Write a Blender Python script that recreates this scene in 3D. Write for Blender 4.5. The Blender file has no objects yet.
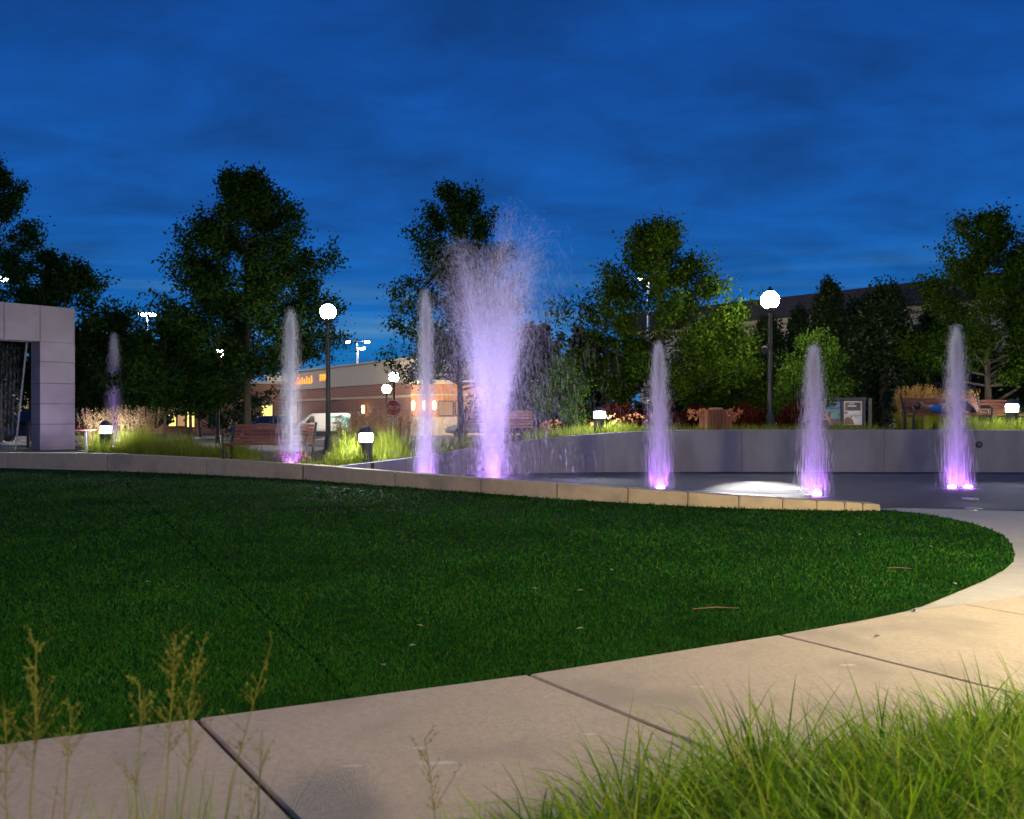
import bpy, bmesh, math, random
import numpy as np
from mathutils import Vector, Matrix

random.seed(7)
RNG = np.random.default_rng(11)
SC = bpy.context.scene
COL = SC.collection
R = math.radians
PI = math.pi

# ------------------------------------------------------------------ camera
EYE, FPX, HY = 1.45, 850.0, 415.0
cam = bpy.data.cameras.new('camera')
cam.sensor_width = 36.0
cam.lens = FPX / 1024 * 36
cam.shift_y = (HY - 409.5) / 1024
cam.clip_start, cam.clip_end = 0.05, 3000
cam.dof.use_dof = True
cam.dof.focus_distance = 14.0
cam.dof.aperture_fstop = 3.6
co = bpy.data.objects.new('camera', cam)
co.location = (0, 0, EYE)
co.rotation_euler = (R(90), 0, 0)
COL.objects.link(co)
SC.camera = co

# ------------------------------------------------------------------ dusk sky
def lin(c):
    return tuple((v / 255 / 12.92) if v / 255 <= 0.04045 else ((v / 255 + 0.055) / 1.055) ** 2.4 for v in c) + (1.0,)

SKY_NISHITA = 0.05
SKY_BASE = 1.0
world = bpy.data.worlds.new('World')
SC.world = world
world.use_nodes = True
wt = world.node_tree
for n in list(wt.nodes):
    wt.nodes.remove(n)
def wn(t, **kw):
    n = wt.nodes.new(t)
    for k, v in kw.items():
        setattr(n, k, v)
    return n
wl = wt.links.new
w_tc = wn('ShaderNodeTexCoord')
w_sep = wn('ShaderNodeSeparateXYZ')
wl(w_tc.outputs['Generated'], w_sep.inputs[0])
w_ramp = wn('ShaderNodeValToRGB')
el = w_ramp.color_ramp.elements
stops = [(0.0, (34, 116, 180)), (0.06, (28, 112, 180)), (0.13, (15, 98, 176)), (0.22, (9, 84, 164)), (0.36, (6, 72, 150)), (0.6, (6, 62, 136)), (1.0, (6, 58, 130))]
el[0].position, el[0].color = stops[0][0], lin(stops[0][1])
el[1].position, el[1].color = stops[-1][0], lin(stops[-1][1])
for p, c in stops[1:-1]:
    e = el.new(p)
    e.color = lin(c)
wl(w_sep.outputs['Z'], w_ramp.inputs[0])
# cloud sheet: the view direction meets a plane overhead
w_add = wn('ShaderNodeMath', operation='ADD'); w_add.inputs[1].default_value = 0.20
wl(w_sep.outputs['Z'], w_add.inputs[0])
w_mx = wn('ShaderNodeMath', operation='MAXIMUM'); w_mx.inputs[1].default_value = 0.05
wl(w_add.outputs[0], w_mx.inputs[0])
w_dv = wn('ShaderNodeVectorMath', operation='DIVIDE')
w_cmb = wn('ShaderNodeCombineXYZ')
for i in range(3):
    wl(w_mx.outputs[0], w_cmb.inputs[i])
wl(w_tc.outputs['Generated'], w_dv.inputs[0]); wl(w_cmb.outputs[0], w_dv.inputs[1])
w_map = wn('ShaderNodeMapping'); w_map.inputs['Scale'].default_value = (0.8, 1.15, 0.0)
wl(w_dv.outputs[0], w_map.inputs['Vector'])
w_no = wn('ShaderNodeTexNoise'); w_no.inputs['Scale'].default_value = 3.4
w_no.inputs['Detail'].default_value = 7; w_no.inputs['Roughness'].default_value = 0.58
w_no.inputs['Distortion'].default_value = 0.35
wl(w_map.outputs[0], w_no.inputs['Vector'])
w_cr = wn('ShaderNodeMapRange'); w_cr.inputs['From Min'].default_value = 0.30; w_cr.inputs['From Max'].default_value = 0.72
w_cr.inputs['To Min'].default_value = 0.72; w_cr.inputs['To Max'].default_value = 1.30
wl(w_no.outputs['Fac'], w_cr.inputs['Value'])
w_mul = wn('ShaderNodeVectorMath', operation='SCALE')
wl(w_ramp.outputs['Color'], w_mul.inputs[0]); wl(w_cr.outputs[0], w_mul.inputs['Scale'])
# pale low cloud streaks near the horizon
w_map2 = wn('ShaderNodeMapping'); w_map2.inputs['Scale'].default_value = (1.6, 1.6, 30.0)
wl(w_tc.outputs['Generated'], w_map2.inputs['Vector'])
w_no2 = wn('ShaderNodeTexNoise'); w_no2.inputs['Scale'].default_value = 2.0; w_no2.inputs['Detail'].default_value = 5
wl(w_map2.outputs[0], w_no2.inputs['Vector'])
w_s1 = wn('ShaderNodeMapRange', interpolation_type='SMOOTHSTEP'); w_s1.inputs['From Min'].default_value = 0.42; w_s1.inputs['From Max'].default_value = 0.75
wl(w_no2.outputs['Fac'], w_s1.inputs['Value'])
w_s2 = wn('ShaderNodeMapRange', interpolation_type='SMOOTHSTEP'); w_s2.inputs['From Min'].default_value = 0.20; w_s2.inputs['From Max'].default_value = 0.06
wl(w_sep.outputs['Z'], w_s2.inputs['Value'])
w_m2 = wn('ShaderNodeMath', operation='MULTIPLY'); wl(w_s1.outputs[0], w_m2.inputs[0]); wl(w_s2.outputs[0], w_m2.inputs[1])
w_mix = wn('ShaderNodeMix', data_type='RGBA')
wl(w_m2.outputs[0], w_mix.inputs[0]); wl(w_mul.outputs[0], w_mix.inputs[6]); w_mix.inputs[7].default_value = lin((82, 140, 188))
w_bg = wn('ShaderNodeBackground'); w_bg.inputs['Strength'].default_value = SKY_BASE
wl(w_mix.outputs[2], w_bg.inputs['Color'])
w_sky = wn('ShaderNodeTexSky', sky_type='NISHITA')
w_sky.sun_disc = False
w_sky.sun_elevation = R(-2.5)
w_sky.sun_rotation = R(180)          # the afterglow is behind the camera
w_bg2 = wn('ShaderNodeBackground'); w_bg2.inputs['Strength'].default_value = SKY_NISHITA
wl(w_sky.outputs['Color'], w_bg2.inputs['Color'])
w_sum = wn('ShaderNodeAddShader'); wl(w_bg.outputs[0], w_sum.inputs[0]); wl(w_bg2.outputs[0], w_sum.inputs[1])
w_out = wn('ShaderNodeOutputWorld'); wl(w_sum.outputs[0], w_out.inputs['Surface'])

# ------------------------------------------------------------------ exposure and light levels
SC.view_settings.view_transform = 'Standard'
SC.view_settings.look = 'None'
SC.view_settings.exposure = 0.0
SC.view_settings.gamma = 1.0
SC.render.engine = 'CYCLES'
cy = SC.cycles
cy.use_denoising = True
try:
    cy.denoiser = 'OPENIMAGEDENOISE'
except Exception:
    pass
cy.max_bounces = 6
cy.diffuse_bounces = 3
cy.glossy_bounces = 3
cy.transmission_bounces = 4
cy.transparent_max_bounces = 160
cy.use_adaptive_sampling = True
cy.adaptive_threshold = 0.02
cy.caustics_reflective = False
cy.caustics_refractive = False
cy.sample_clamp_indirect = 4.0
cy.use_light_tree = True

LAMP_GLOBE = 240.0
LAMP_FAR = 420.0        # radiance of the post-top globes in the park
LAMP_NEAR = 13000.0         # the two near lamps, behind and to the right of the camera
LAMP_RIGHT = 1450.0
BOLLARD = 400.0
WATER_BODY = 0.036         # how much of the light a thread of spray stops
ADDED_FLOOD = 8000.0
JET_W = 38.0
PLUME_W = 190.0
PLUME_ADDED_SIDE = 300.0

# ------------------------------------------------------------------ pixel -> place helpers (design measurements)
def P(px, D):
    return (px - 512.0) * D / FPX
def Z(py, D):
    return EYE - (py - HY) * D / FPX
def G(px, py):
    D = EYE * FPX / (py - HY)
    return (P(px, D), D)

# ------------------------------------------------------------------ materials
def new_mat(name):
    m = bpy.data.materials.new(name)
    m.use_nodes = True
    nt = m.node_tree
    for n in list(nt.nodes):
        nt.nodes.remove(n)
    out = nt.nodes.new('ShaderNodeOutputMaterial')
    return m, nt, out

def surf(name, c1, c2=None, scale=6.0, rough=0.7, bump=0.0, bump_scale=60.0, metal=0.0, spec=0.5, detail=6.0, c3=None, c3_scale=0.8, c3_amt=0.5, rough2=None, stretch=None):
    """procedural surface: two noise-mixed colours, optional broad stain colour, bump"""
    m, nt, out = new_mat(name)
    L = nt.links.new
    b = nt.nodes.new('ShaderNodeBsdfPrincipled')
    L(b.outputs[0], out.inputs['Surface'])
    b.inputs['Roughness'].default_value = rough
    b.inputs['Metallic'].default_value = metal
    b.inputs['Specular IOR Level'].default_value = spec
    tc = nt.nodes.new('ShaderNodeTexCoord')
    vec = tc.outputs['Object']
    if stretch:
        mp = nt.nodes.new('ShaderNodeMapping'); mp.inputs['Scale'].default_value = stretch
        L(vec, mp.inputs['Vector']); vec = mp.outputs[0]
    if c2 is None:
        c2 = tuple(v * 0.8 for v in c1)
    no = nt.nodes.new('ShaderNodeTexNoise'); no.inputs['Scale'].default_value = scale; no.inputs['Detail'].default_value = detail
    no.inputs['Roughness'].default_value = 0.6
    L(vec, no.inputs['Vector'])
    mr = nt.nodes.new('ShaderNodeMapRange'); mr.inputs['From Min'].default_value = 0.3; mr.inputs['From Max'].default_value = 0.7
    L(no.outputs['Fac'], mr.inputs['Value'])
    mx = nt.nodes.new('ShaderNodeMix'); mx.data_type = 'RGBA'
    mx.inputs[6].default_value = tuple(c1) + (1,); mx.inputs[7].default_value = tuple(c2) + (1,)
    L(mr.outputs[0], mx.inputs[0])
    colout = mx.outputs[2]
    if c3 is not None:
        n3 = nt.nodes.new('ShaderNodeTexNoise'); n3.inputs['Scale'].default_value = c3_scale; n3.inputs['Detail'].default_value = 4
        L(vec, n3.inputs['Vector'])
        m3 = nt.nodes.new('ShaderNodeMapRange'); m3.interpolation_type = 'SMOOTHSTEP'
        m3.inputs['From Min'].default_value = 0.48; m3.inputs['From Max'].default_value = 0.68; m3.inputs['To Max'].default_value = c3_amt
        L(n3.outputs['Fac'], m3.inputs['Value'])
        x3 = nt.nodes.new('ShaderNodeMix'); x3.data_type = 'RGBA'
        L(m3.outputs[0], x3.inputs[0]); L(colout, x3.inputs[6]); x3.inputs[7].default_value = tuple(c3) + (1,)
        colout = x3.outputs[2]
        if rough2 is not None:
            mr2 = nt.nodes.new('ShaderNodeMapRange'); mr2.inputs['From Max'].default_value = c3_amt
            mr2.inputs['To Min'].default_value = rough; mr2.inputs['To Max'].default_value = rough2
            L(m3.outputs[0], mr2.inputs['Value']); L(mr2.outputs[0], b.inputs['Roughness'])
    L(colout, b.inputs['Base Color'])
    if bump > 0:
        nb = nt.nodes.new('ShaderNodeTexNoise'); nb.inputs['Scale'].default_value = bump_scale; nb.inputs['Detail'].default_value = 4
        L(vec, nb.inputs['Vector'])
        bp = nt.nodes.new('ShaderNodeBump'); bp.inputs['Strength'].default_value = bump; bp.inputs['Distance'].default_value = 0.01
        L(nb.outputs['Fac'], bp.inputs['Height']); L(bp.outputs[0], b.inputs['Normal'])
    return m

def leafy(name, cols, trans=0.35, gloss=0.02, patch=0.0):
    """foliage: each leaf (mesh island) takes its own colour from the ramp"""
    m, nt, out = new_mat(name)
    L = nt.links.new
    geo = nt.nodes.new('ShaderNodeNewGeometry')
    rp = nt.nodes.new('ShaderNodeValToRGB')
    e = rp.color_ramp.elements
    e[0].position, e[0].color = 0.0, tuple(cols[0]) + (1,)
    e[1].position, e[1].color = 1.0, tuple(cols[-1]) + (1,)
    for i, c in enumerate(cols[1:-1]):
        k = e.new((i + 1) / (len(cols) - 1)); k.color = tuple(c) + (1,)
    L(geo.outputs['Random Per Island'], rp.inputs[0])
    d = nt.nodes.new('ShaderNodeBsdfDiffuse'); t = nt.nodes.new('ShaderNodeBsdfTranslucent')
    g = nt.nodes.new('ShaderNodeBsdfGlossy'); g.inputs['Roughness'].default_value = 0.45
    cout = rp.outputs[0]
    if patch > 0:
        tc = nt.nodes.new('ShaderNodeTexCoord'); no = nt.nodes.new('ShaderNodeTexNoise'); no.inputs['Scale'].default_value = .55; no.inputs['Detail'].default_value = 7; no.inputs['Roughness'].default_value = .65
        L(tc.outputs['Object'], no.inputs['Vector'])
        mr = nt.nodes.new('ShaderNodeMapRange'); mr.inputs['From Min'].default_value = .3; mr.inputs['From Max'].default_value = .7; mr.inputs['To Min'].default_value = 1 - patch; mr.inputs['To Max'].default_value = 1 + patch * .7
        L(no.outputs['Fac'], mr.inputs['Value'])
        sc = nt.nodes.new('ShaderNodeVectorMath'); sc.operation = 'SCALE'; L(cout, sc.inputs[0]); L(mr.outputs[0], sc.inputs['Scale'])
        cout = sc.outputs[0]
    L(cout, d.inputs[0]); L(cout, t.inputs[0])
    mx = nt.nodes.new('ShaderNodeMixShader'); mx.inputs[0].default_value = trans
    L(d.outputs[0], mx.inputs[1]); L(t.outputs[0], mx.inputs[2])
    m2 = nt.nodes.new('ShaderNodeMixShader'); m2.inputs[0].default_value = gloss
    L(mx.outputs[0], m2.inputs[1]); L(g.outputs[0], m2.inputs[2])
    L(m2.outputs[0], out.inputs['Surface'])
    return m

def glow(name, col, strength):
    m, nt, out = new_mat(name)
    e = nt.nodes.new('ShaderNodeEmission')
    e.inputs['Color'].default_value = tuple(col) + (1,)
    e.inputs['Strength'].default_value = strength
    nt.links.new(e.outputs[0], out.inputs['Surface'])
    return m

def brick_mat(name, c1, c2, mortar, sx=1.0, bw=0.4, bh=0.13):
    m, nt, out = new_mat(name)
    L = nt.links.new
    b = nt.nodes.new('ShaderNodeBsdfPrincipled'); b.inputs['Roughness'].default_value = 0.85
    L(b.outputs[0], out.inputs['Surface'])
    tc = nt.nodes.new('ShaderNodeTexCoord'); sp = nt.nodes.new('ShaderNodeSeparateXYZ'); cb = nt.nodes.new('ShaderNodeCombineXYZ')
    L(tc.outputs['Object'], sp.inputs[0]); L(sp.outputs[0], cb.inputs[0]); L(sp.outputs[2], cb.inputs[1])
    br = nt.nodes.new('ShaderNodeTexBrick')
    br.inputs['Scale'].default_value = 1.0; br.inputs['Brick Width'].default_value = bw; br.inputs['Row Height'].default_value = bh
    br.inputs['Mortar Size'].default_value = 0.012
    br.inputs['Color1'].default_value = tuple(c1) + (1,); br.inputs['Color2'].default_value = tuple(c2) + (1,); br.inputs['Mortar'].default_value = tuple(mortar) + (1,)
    L(cb.outputs[0], br.inputs['Vector']); L(br.outputs['Color'], b.inputs['Base Color'])
    return m

def water_mat(name, body):
    m, nt, out = new_mat(name)
    L = nt.links.new
    d = nt.nodes.new('ShaderNodeBsdfDiffuse'); t = nt.nodes.new('ShaderNodeBsdfTranslucent')
    d.inputs[0].default_value = (0.92, 0.93, 0.95, 1); t.inputs[0].default_value = (0.92, 0.93, 0.95, 1)
    mx = nt.nodes.new('ShaderNodeMixShader'); mx.inputs[0].default_value = 0.68
    L(d.outputs[0], mx.inputs[1]); L(t.outputs[0], mx.inputs[2])
    tr = nt.nodes.new('ShaderNodeBsdfTransparent')
    m3 = nt.nodes.new('ShaderNodeMixShader'); m3.inputs[0].default_value = body
    L(tr.outputs[0], m3.inputs[1]); L(mx.outputs[0], m3.inputs[2])
    L(m3.outputs[0], out.inputs['Surface'])
    return m

def light_pool_mat():  # streaky pale oval: a pool of white light put into the colour
    m, nt, out = new_mat('light_pool_paint')
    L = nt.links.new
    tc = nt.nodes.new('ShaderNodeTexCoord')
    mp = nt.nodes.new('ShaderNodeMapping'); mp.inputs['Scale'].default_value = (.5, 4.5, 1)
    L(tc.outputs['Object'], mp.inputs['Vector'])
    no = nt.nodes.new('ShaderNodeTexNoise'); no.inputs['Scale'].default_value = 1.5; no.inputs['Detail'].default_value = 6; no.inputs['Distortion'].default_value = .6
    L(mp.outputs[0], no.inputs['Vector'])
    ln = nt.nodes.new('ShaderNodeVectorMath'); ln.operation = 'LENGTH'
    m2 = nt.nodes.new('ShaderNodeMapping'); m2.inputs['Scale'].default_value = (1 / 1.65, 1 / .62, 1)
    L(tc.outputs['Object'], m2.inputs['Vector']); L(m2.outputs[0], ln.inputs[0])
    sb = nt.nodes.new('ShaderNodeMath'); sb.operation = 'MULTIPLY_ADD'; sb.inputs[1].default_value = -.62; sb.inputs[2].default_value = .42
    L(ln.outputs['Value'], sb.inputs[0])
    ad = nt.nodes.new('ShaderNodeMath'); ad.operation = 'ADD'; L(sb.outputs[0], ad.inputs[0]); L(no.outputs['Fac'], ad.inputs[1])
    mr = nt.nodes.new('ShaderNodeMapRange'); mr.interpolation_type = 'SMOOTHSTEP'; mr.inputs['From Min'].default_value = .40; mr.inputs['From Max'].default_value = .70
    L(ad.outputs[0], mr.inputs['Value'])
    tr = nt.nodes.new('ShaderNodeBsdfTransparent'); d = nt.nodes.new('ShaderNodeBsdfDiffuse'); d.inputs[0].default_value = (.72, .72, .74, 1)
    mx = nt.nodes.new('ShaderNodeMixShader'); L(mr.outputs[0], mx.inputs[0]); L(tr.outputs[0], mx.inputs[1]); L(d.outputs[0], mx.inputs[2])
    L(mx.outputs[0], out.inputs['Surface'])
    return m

M = {}
M['turf_base'] = surf('turf_base', (0.003, 0.020, 0.004), (0.005, 0.032, 0.006), scale=45, rough=0.95, bump=0.6, bump_scale=160, c3=(0.003, 0.014, 0.004), c3_scale=0.5, c3_amt=0.55, spec=0.1)
M['turf'] = leafy('turf_blades', [(0.005, 0.043, 0.007), (0.010, 0.074, 0.010), (0.016, 0.098, 0.011), (0.03, 0.115, 0.012), (0.08, 0.14, 0.022)], trans=0.25, gloss=0.0, patch=0.45)
M['sidewalk'] = surf('sidewalk_concrete', (0.43, 0.36, 0.305), (0.33, 0.275, 0.235), scale=38, rough=0.85, bump=0.5, bump_scale=150, c3=(0.26, 0.225, 0.20), c3_scale=1.3, c3_amt=0.75, detail=9)
M['joint'] = surf('joint_filler', (0.045, 0.035, 0.03), rough=0.95)
M['plaza'] = surf('plaza_concrete', (0.40, 0.38, 0.38), (0.34, 0.32, 0.33), scale=5, rough=0.8, bump=0.2, bump_scale=90, c3=(0.25, 0.24, 0.25), c3_scale=0.5, c3_amt=0.5)
M['wet'] = surf('wet_basin_floor', (0.10, 0.10, 0.145), (0.075, 0.075, 0.11), scale=2.2, rough=0.8, bump=0.12, bump_scale=26, spec=0.22, c3=(0.05, 0.05, 0.075), c3_scale=0.55, c3_amt=0.8, rough2=0.55)
M['limestone'] = surf('buff_limestone', (0.64, 0.49, 0.32), (0.52, 0.40, 0.27), scale=5, rough=0.85, bump=0.25, bump_scale=50, c3=(0.32, 0.26, 0.20), c3_scale=1.3, c3_amt=0.6)
M['grey_stone'] = surf('grey_stone', (0.29, 0.285, 0.335), (0.22, 0.215, 0.255), scale=3, rough=0.85, bump=0.2, bump_scale=40, c3=(0.14, 0.135, 0.155), c3_scale=0.8, c3_amt=0.5, stretch=(1, 1, 0.4))
M['portal_stone'] = surf('portal_stone', (0.30, 0.265, 0.26), (0.25, 0.22, 0.215), scale=2.5, rough=0.85, bump=0.2, bump_scale=40, c3=(0.20, 0.18, 0.18), c3_scale=0.6, c3_amt=0.5)
M['soil'] = surf('dark_mulch', (0.035, 0.026, 0.018), (0.06, 0.045, 0.03), scale=30, rough=1.0, bump=0.6, bump_scale=70)
M['bedsoil'] = surf('bed_ground', (0.05, 0.06, 0.022), (0.035, 0.045, 0.018), scale=8, rough=1.0, bump=0.5, bump_scale=30)
M['ground'] = surf('rough_ground', (0.03, 0.04, 0.018), (0.045, 0.05, 0.025), scale=0.7, rough=1.0)
M['asphalt'] = surf('asphalt', (0.05, 0.05, 0.052), (0.065, 0.063, 0.06), scale=2.0, rough=0.85, bump=0.2, bump_scale=60)
M['white_paint'] = surf('white_paint', (0.75, 0.75, 0.72), rough=0.6)
M['path'] = surf('pale_path', (0.42, 0.37, 0.33), (0.35, 0.31, 0.28), scale=3, rough=0.9)
M['black_metal'] = surf('black_metal', (0.02, 0.02, 0.022), (0.028, 0.028, 0.03), scale=20, rough=0.45, spec=0.5)
M['dark_metal'] = surf('dark_grey_metal', (0.06, 0.06, 0.065), rough=0.5)
M['steel'] = surf('brushed_steel', (0.55, 0.55, 0.57), (0.45, 0.45, 0.47), scale=14, rough=0.3, metal=0.9)
M['bench_wood'] = surf('bench_wood', (0.24, 0.085, 0.05), (0.17, 0.058, 0.035), scale=5, rough=0.6, stretch=(0.4, 8, 8))
M['bin_wood'] = surf('bin_wood', (0.34, 0.13, 0.055), (0.26, 0.095, 0.04), scale=5, rough=0.65, stretch=(8, 8, 0.5))
M['bark'] = surf('bark', (0.10, 0.075, 0.055), (0.06, 0.045, 0.035), scale=8, rough=0.95, bump=0.7, bump_scale=25, stretch=(3, 3, 0.6))
M['leaf_dark'] = leafy('maple_leaves_dark', [(0.009, 0.027, 0.007), (0.017, 0.046, 0.009), (0.027, 0.064, 0.011), (0.038, 0.074, 0.012)], trans=0.3, gloss=0.0)
M['leaf_mid'] = leafy('maple_leaves', [(0.016, 0.042, 0.005), (0.034, 0.078, 0.007), (0.052, 0.10, 0.008), (0.078, 0.12, 0.010)], trans=0.35, gloss=0.0)
M['leaf_bright'] = leafy('bright_leaves', [(0.035, 0.085, 0.012), (0.06, 0.13, 0.016), (0.085, 0.17, 0.02), (0.11, 0.18, 0.02)], trans=0.35, gloss=0.0)
M['leaf_ever'] = leafy('evergreen_leaves', [(0.010, 0.026, 0.009), (0.020, 0.042, 0.012), (0.032, 0.055, 0.015)], trans=0.1)
M['leaf_red'] = leafy('burgundy_leaves', [(0.035, 0.007, 0.008), (0.07, 0.011, 0.011), (0.10, 0.018, 0.012), (0.06, 0.036, 0.010)], trans=0.25, gloss=0.0)
M['leaf_far'] = leafy('far_leaves', [(0.012, 0.025, 0.012), (0.022, 0.042, 0.018)], trans=0.2)
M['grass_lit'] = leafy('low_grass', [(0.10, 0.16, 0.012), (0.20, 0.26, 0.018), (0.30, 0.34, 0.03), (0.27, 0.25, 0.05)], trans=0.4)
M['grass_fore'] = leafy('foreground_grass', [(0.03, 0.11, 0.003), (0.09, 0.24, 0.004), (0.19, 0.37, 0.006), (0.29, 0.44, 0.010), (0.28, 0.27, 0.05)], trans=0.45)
M['stalk'] = leafy('dry_grass_stalk', [(0.15, 0.19, 0.02), (0.22, 0.22, 0.035), (0.24, 0.18, 0.05)], trans=0.35)
M['plume_gold'] = leafy('golden_plumes', [(0.36, 0.20, 0.05), (0.48, 0.28, 0.08), (0.40, 0.26, 0.09)], trans=0.4)
M['plume_tan'] = leafy('tan_plumes', [(0.30, 0.19, 0.10), (0.38, 0.26, 0.14), (0.30, 0.16, 0.09)], trans=0.4)
M['flower'] = leafy('flower_petals', [(0.5, 0.30, 0.03), (0.5, 0.16, 0.08), (0.45, 0.18, 0.2)], trans=0.3)
M['flower_pink'] = leafy('pink_petals', [(0.5, 0.25, 0.28), (0.42, 0.2, 0.2), (0.08, 0.12, 0.03)], trans=0.3)
M['globe'] = glow('lamp_globe', (1.0, 0.90, 0.70), LAMP_GLOBE)
M['globe_near'] = glow('near_lamp_globe', (1.0, 0.75, 0.49), LAMP_NEAR)
M['globe_right'] = glow('side_lamp_globe', (1.0, 0.85, 0.46), LAMP_RIGHT)
M['globe_far'] = glow('far_lamp_globe', (1.0, 0.86, 0.62), LAMP_FAR)
M['lot_head'] = glow('parking_lamp_lens', (1.0, 0.90, 0.80), 1300.0)
M['bollard_lens'] = glow('bollard_lens', (0.93, 0.97, 1.0), BOLLARD)
M['sconce_lens'] = glow('sconce_lens', (1.0, 0.58, 0.20), 14.0)
M['window_lit'] = glow('lit_window', (1.0, 0.78, 0.22), 1.6)
M['window_lit_soft'] = glow('lit_window_soft', (1.0, 0.55, 0.25), 0.5)
M['neon_orange'] = glow('neon_orange', (1.0, 0.20, 0.02), 3.6)
M['neon_red'] = glow('neon_red', (1.0, 0.05, 0.04), 2.2)
M['jet_lens'] = glow('fountain_lamp_lens', (0.52, 0.18, 1.0), 95.0)
M['added_flood_lens'] = glow('added_flood_lens', (1.0, 0.97, 0.92), 30.0)
M['water'] = water_mat('water_droplets', WATER_BODY)
M['plume'] = water_mat('plume_droplets', WATER_BODY * .62)
M['mist'] = water_mat('water_mist', WATER_BODY * .42)
M['brick'] = brick_mat('red_brick', (0.22, 0.085, 0.055), (0.27, 0.11, 0.07), (0.30, 0.24, 0.2))
M['brick_warm'] = brick_mat('warm_brick', (0.34, 0.13, 0.05), (0.40, 0.165, 0.065), (0.32, 0.20, 0.12))
M['stucco'] = surf('beige_stucco', (0.44, 0.40, 0.33), (0.40, 0.36, 0.30), scale=3, rough=0.9)
M['cream'] = surf('cream_trim', (0.50, 0.41, 0.29), rough=0.8)
M['roof_dark'] = surf('dark_roof', (0.030, 0.026, 0.035), (0.04, 0.034, 0.045), scale=1, rough=0.9)
M['van_white'] = surf('white_car_paint', (0.72, 0.73, 0.74), (0.68, 0.69, 0.70), scale=2, rough=0.3, spec=0.5)
M['van_blue'] = surf('turquoise_graphic', (0.05, 0.42, 0.55), (0.12, 0.55, 0.62), scale=3, rough=0.3)
M['car_dark'] = surf('dark_blue_car_paint', (0.03, 0.036, 0.10), rough=0.25, spec=0.6)
M['car_silver'] = surf('silver_car_paint', (0.5, 0.5, 0.52), rough=0.3, metal=0.3)
M['glass_dark'] = surf('dark_glass', (0.015, 0.017, 0.022), rough=0.08, spec=0.7)
M['rubber'] = surf('tyre_rubber', (0.02, 0.02, 0.02), rough=0.85)
M['painted_light_pool'] = light_pool_mat()
M['scuff'] = surf('chalk_scuff', (0.5, 0.47, 0.45), (0.40, 0.36, 0.33), scale=30, rough=0.9)
M['red_sign'] = surf('red_sign', (0.55, 0.03, 0.03), (0.5, 0.028, 0.028), scale=2, rough=0.45)
M['sign_white'] = surf('sign_white', (0.8, 0.8, 0.8), rough=0.5)
M['navy'] = surf('navy_panel', (0.02, 0.035, 0.10), rough=0.5)
M['blue_frame'] = surf('blue_frame', (0.02, 0.03, 0.08), rough=0.5)
M['poster_blue'] = surf('poster_blue', (0.04, 0.17, 0.58), (0.04, 0.22, 0.55), scale=2, rough=0.4)
M['poster_teal'] = surf('poster_teal', (0.05, 0.30, 0.38), (0.10, 0.36, 0.42), scale=3, rough=0.4)
M['poster_ink'] = surf('poster_ink', (0.02, 0.025, 0.07), rough=0.4)
M['poster_pale'] = surf('poster_pale', (0.30, 0.42, 0.62), rough=0.4)
M['poster_white'] = surf('poster_white', (0.66, 0.62, 0.66), (0.58, 0.54, 0.6), scale=2, rough=0.4)
M['poster_red'] = surf('poster_red', (0.45, 0.13, 0.12), (0.55, 0.26, 0.22), scale=4, rough=0.4)
M['poster_brown'] = surf('poster_brown', (0.20, 0.075, 0.045), (0.12, 0.05, 0.035), scale=5, rough=0.4)
M['skin'] = surf('skin', (0.42, 0.24, 0.17), (0.38, 0.21, 0.15), scale=8, rough=0.6)
M['hair'] = surf('dark_hair', (0.025, 0.014, 0.010), rough=0.6)
M['blue_cloth'] = surf('blue_cloth', (0.03, 0.14, 0.50), (0.025, 0.11, 0.42), scale=12, rough=0.9)
M['dark_cloth'] = surf('dark_cloth', (0.03, 0.03, 0.045), rough=0.9)
M['grey_cloth'] = surf('grey_cloth', (0.12, 0.12, 0.13), rough=0.9)
M['twig'] = surf('dry_twig', (0.16, 0.09, 0.05), rough=0.9)
M['litter'] = leafy('pale_dead_leaf', [(0.35, 0.33, 0.30), (0.32, 0.24, 0.15)], trans=0.2)
M['seam'] = surf('turf_seam', (0.003, 0.014, 0.004), rough=1.0, spec=0.0)

# ------------------------------------------------------------------ object helpers
def tag(o, label=None, cat=None, group=None, kind=None):
    if label: o['label'] = label
    if cat: o['category'] = cat
    if group: o['group'] = group
    if kind: o['kind'] = kind
    return o

def empty(name, loc=(0, 0, 0), rz=0.0):
    o = bpy.data.objects.new(name, None)
    o.empty_display_size = 0.2
    o.location = loc
    o.rotation_euler = (0, 0, rz)
    COL.objects.link(o)
    return o

def thing(name, label, cat, loc=(0, 0, 0), rz=0.0, group=None):
    return tag(empty(name, loc, rz), label, cat, group)

def link(name, mesh, mat, parent=None, loc=(0, 0, 0), rz=0.0):
    o = bpy.data.objects.new(name, mesh)
    if mat is not None and len(mesh.materials) == 0:
        mesh.materials.append(mat)
    o.location = loc
    o.rotation_euler = (0, 0, rz)
    if parent is not None:
        o.parent = parent
    COL.objects.link(o)
    return o

def copy_tree(o, parent=None):
    c = o.copy()
    COL.objects.link(c)
    c.parent = parent
    for ch in list(o.children):
        copy_tree(ch, c)
    return c

def np_mesh(name, verts, faces):
    """verts (n,3); faces (m,k) - every face with k corners"""
    verts = np.asarray(verts, dtype=np.float32); faces = np.asarray(faces, dtype=np.int32)
    me = bpy.data.meshes.new(name)
    n, k = faces.shape
    me.vertices.add(len(verts)); me.vertices.foreach_set('co', verts.ravel())
    me.loops.add(n * k); me.loops.foreach_set('vertex_index', faces.ravel())
    me.polygons.add(n)
    me.polygons.foreach_set('loop_start', np.arange(0, n * k, k, dtype=np.int32))
    me.update(calc_edges=True)
    me.validate()
    return me

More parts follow.
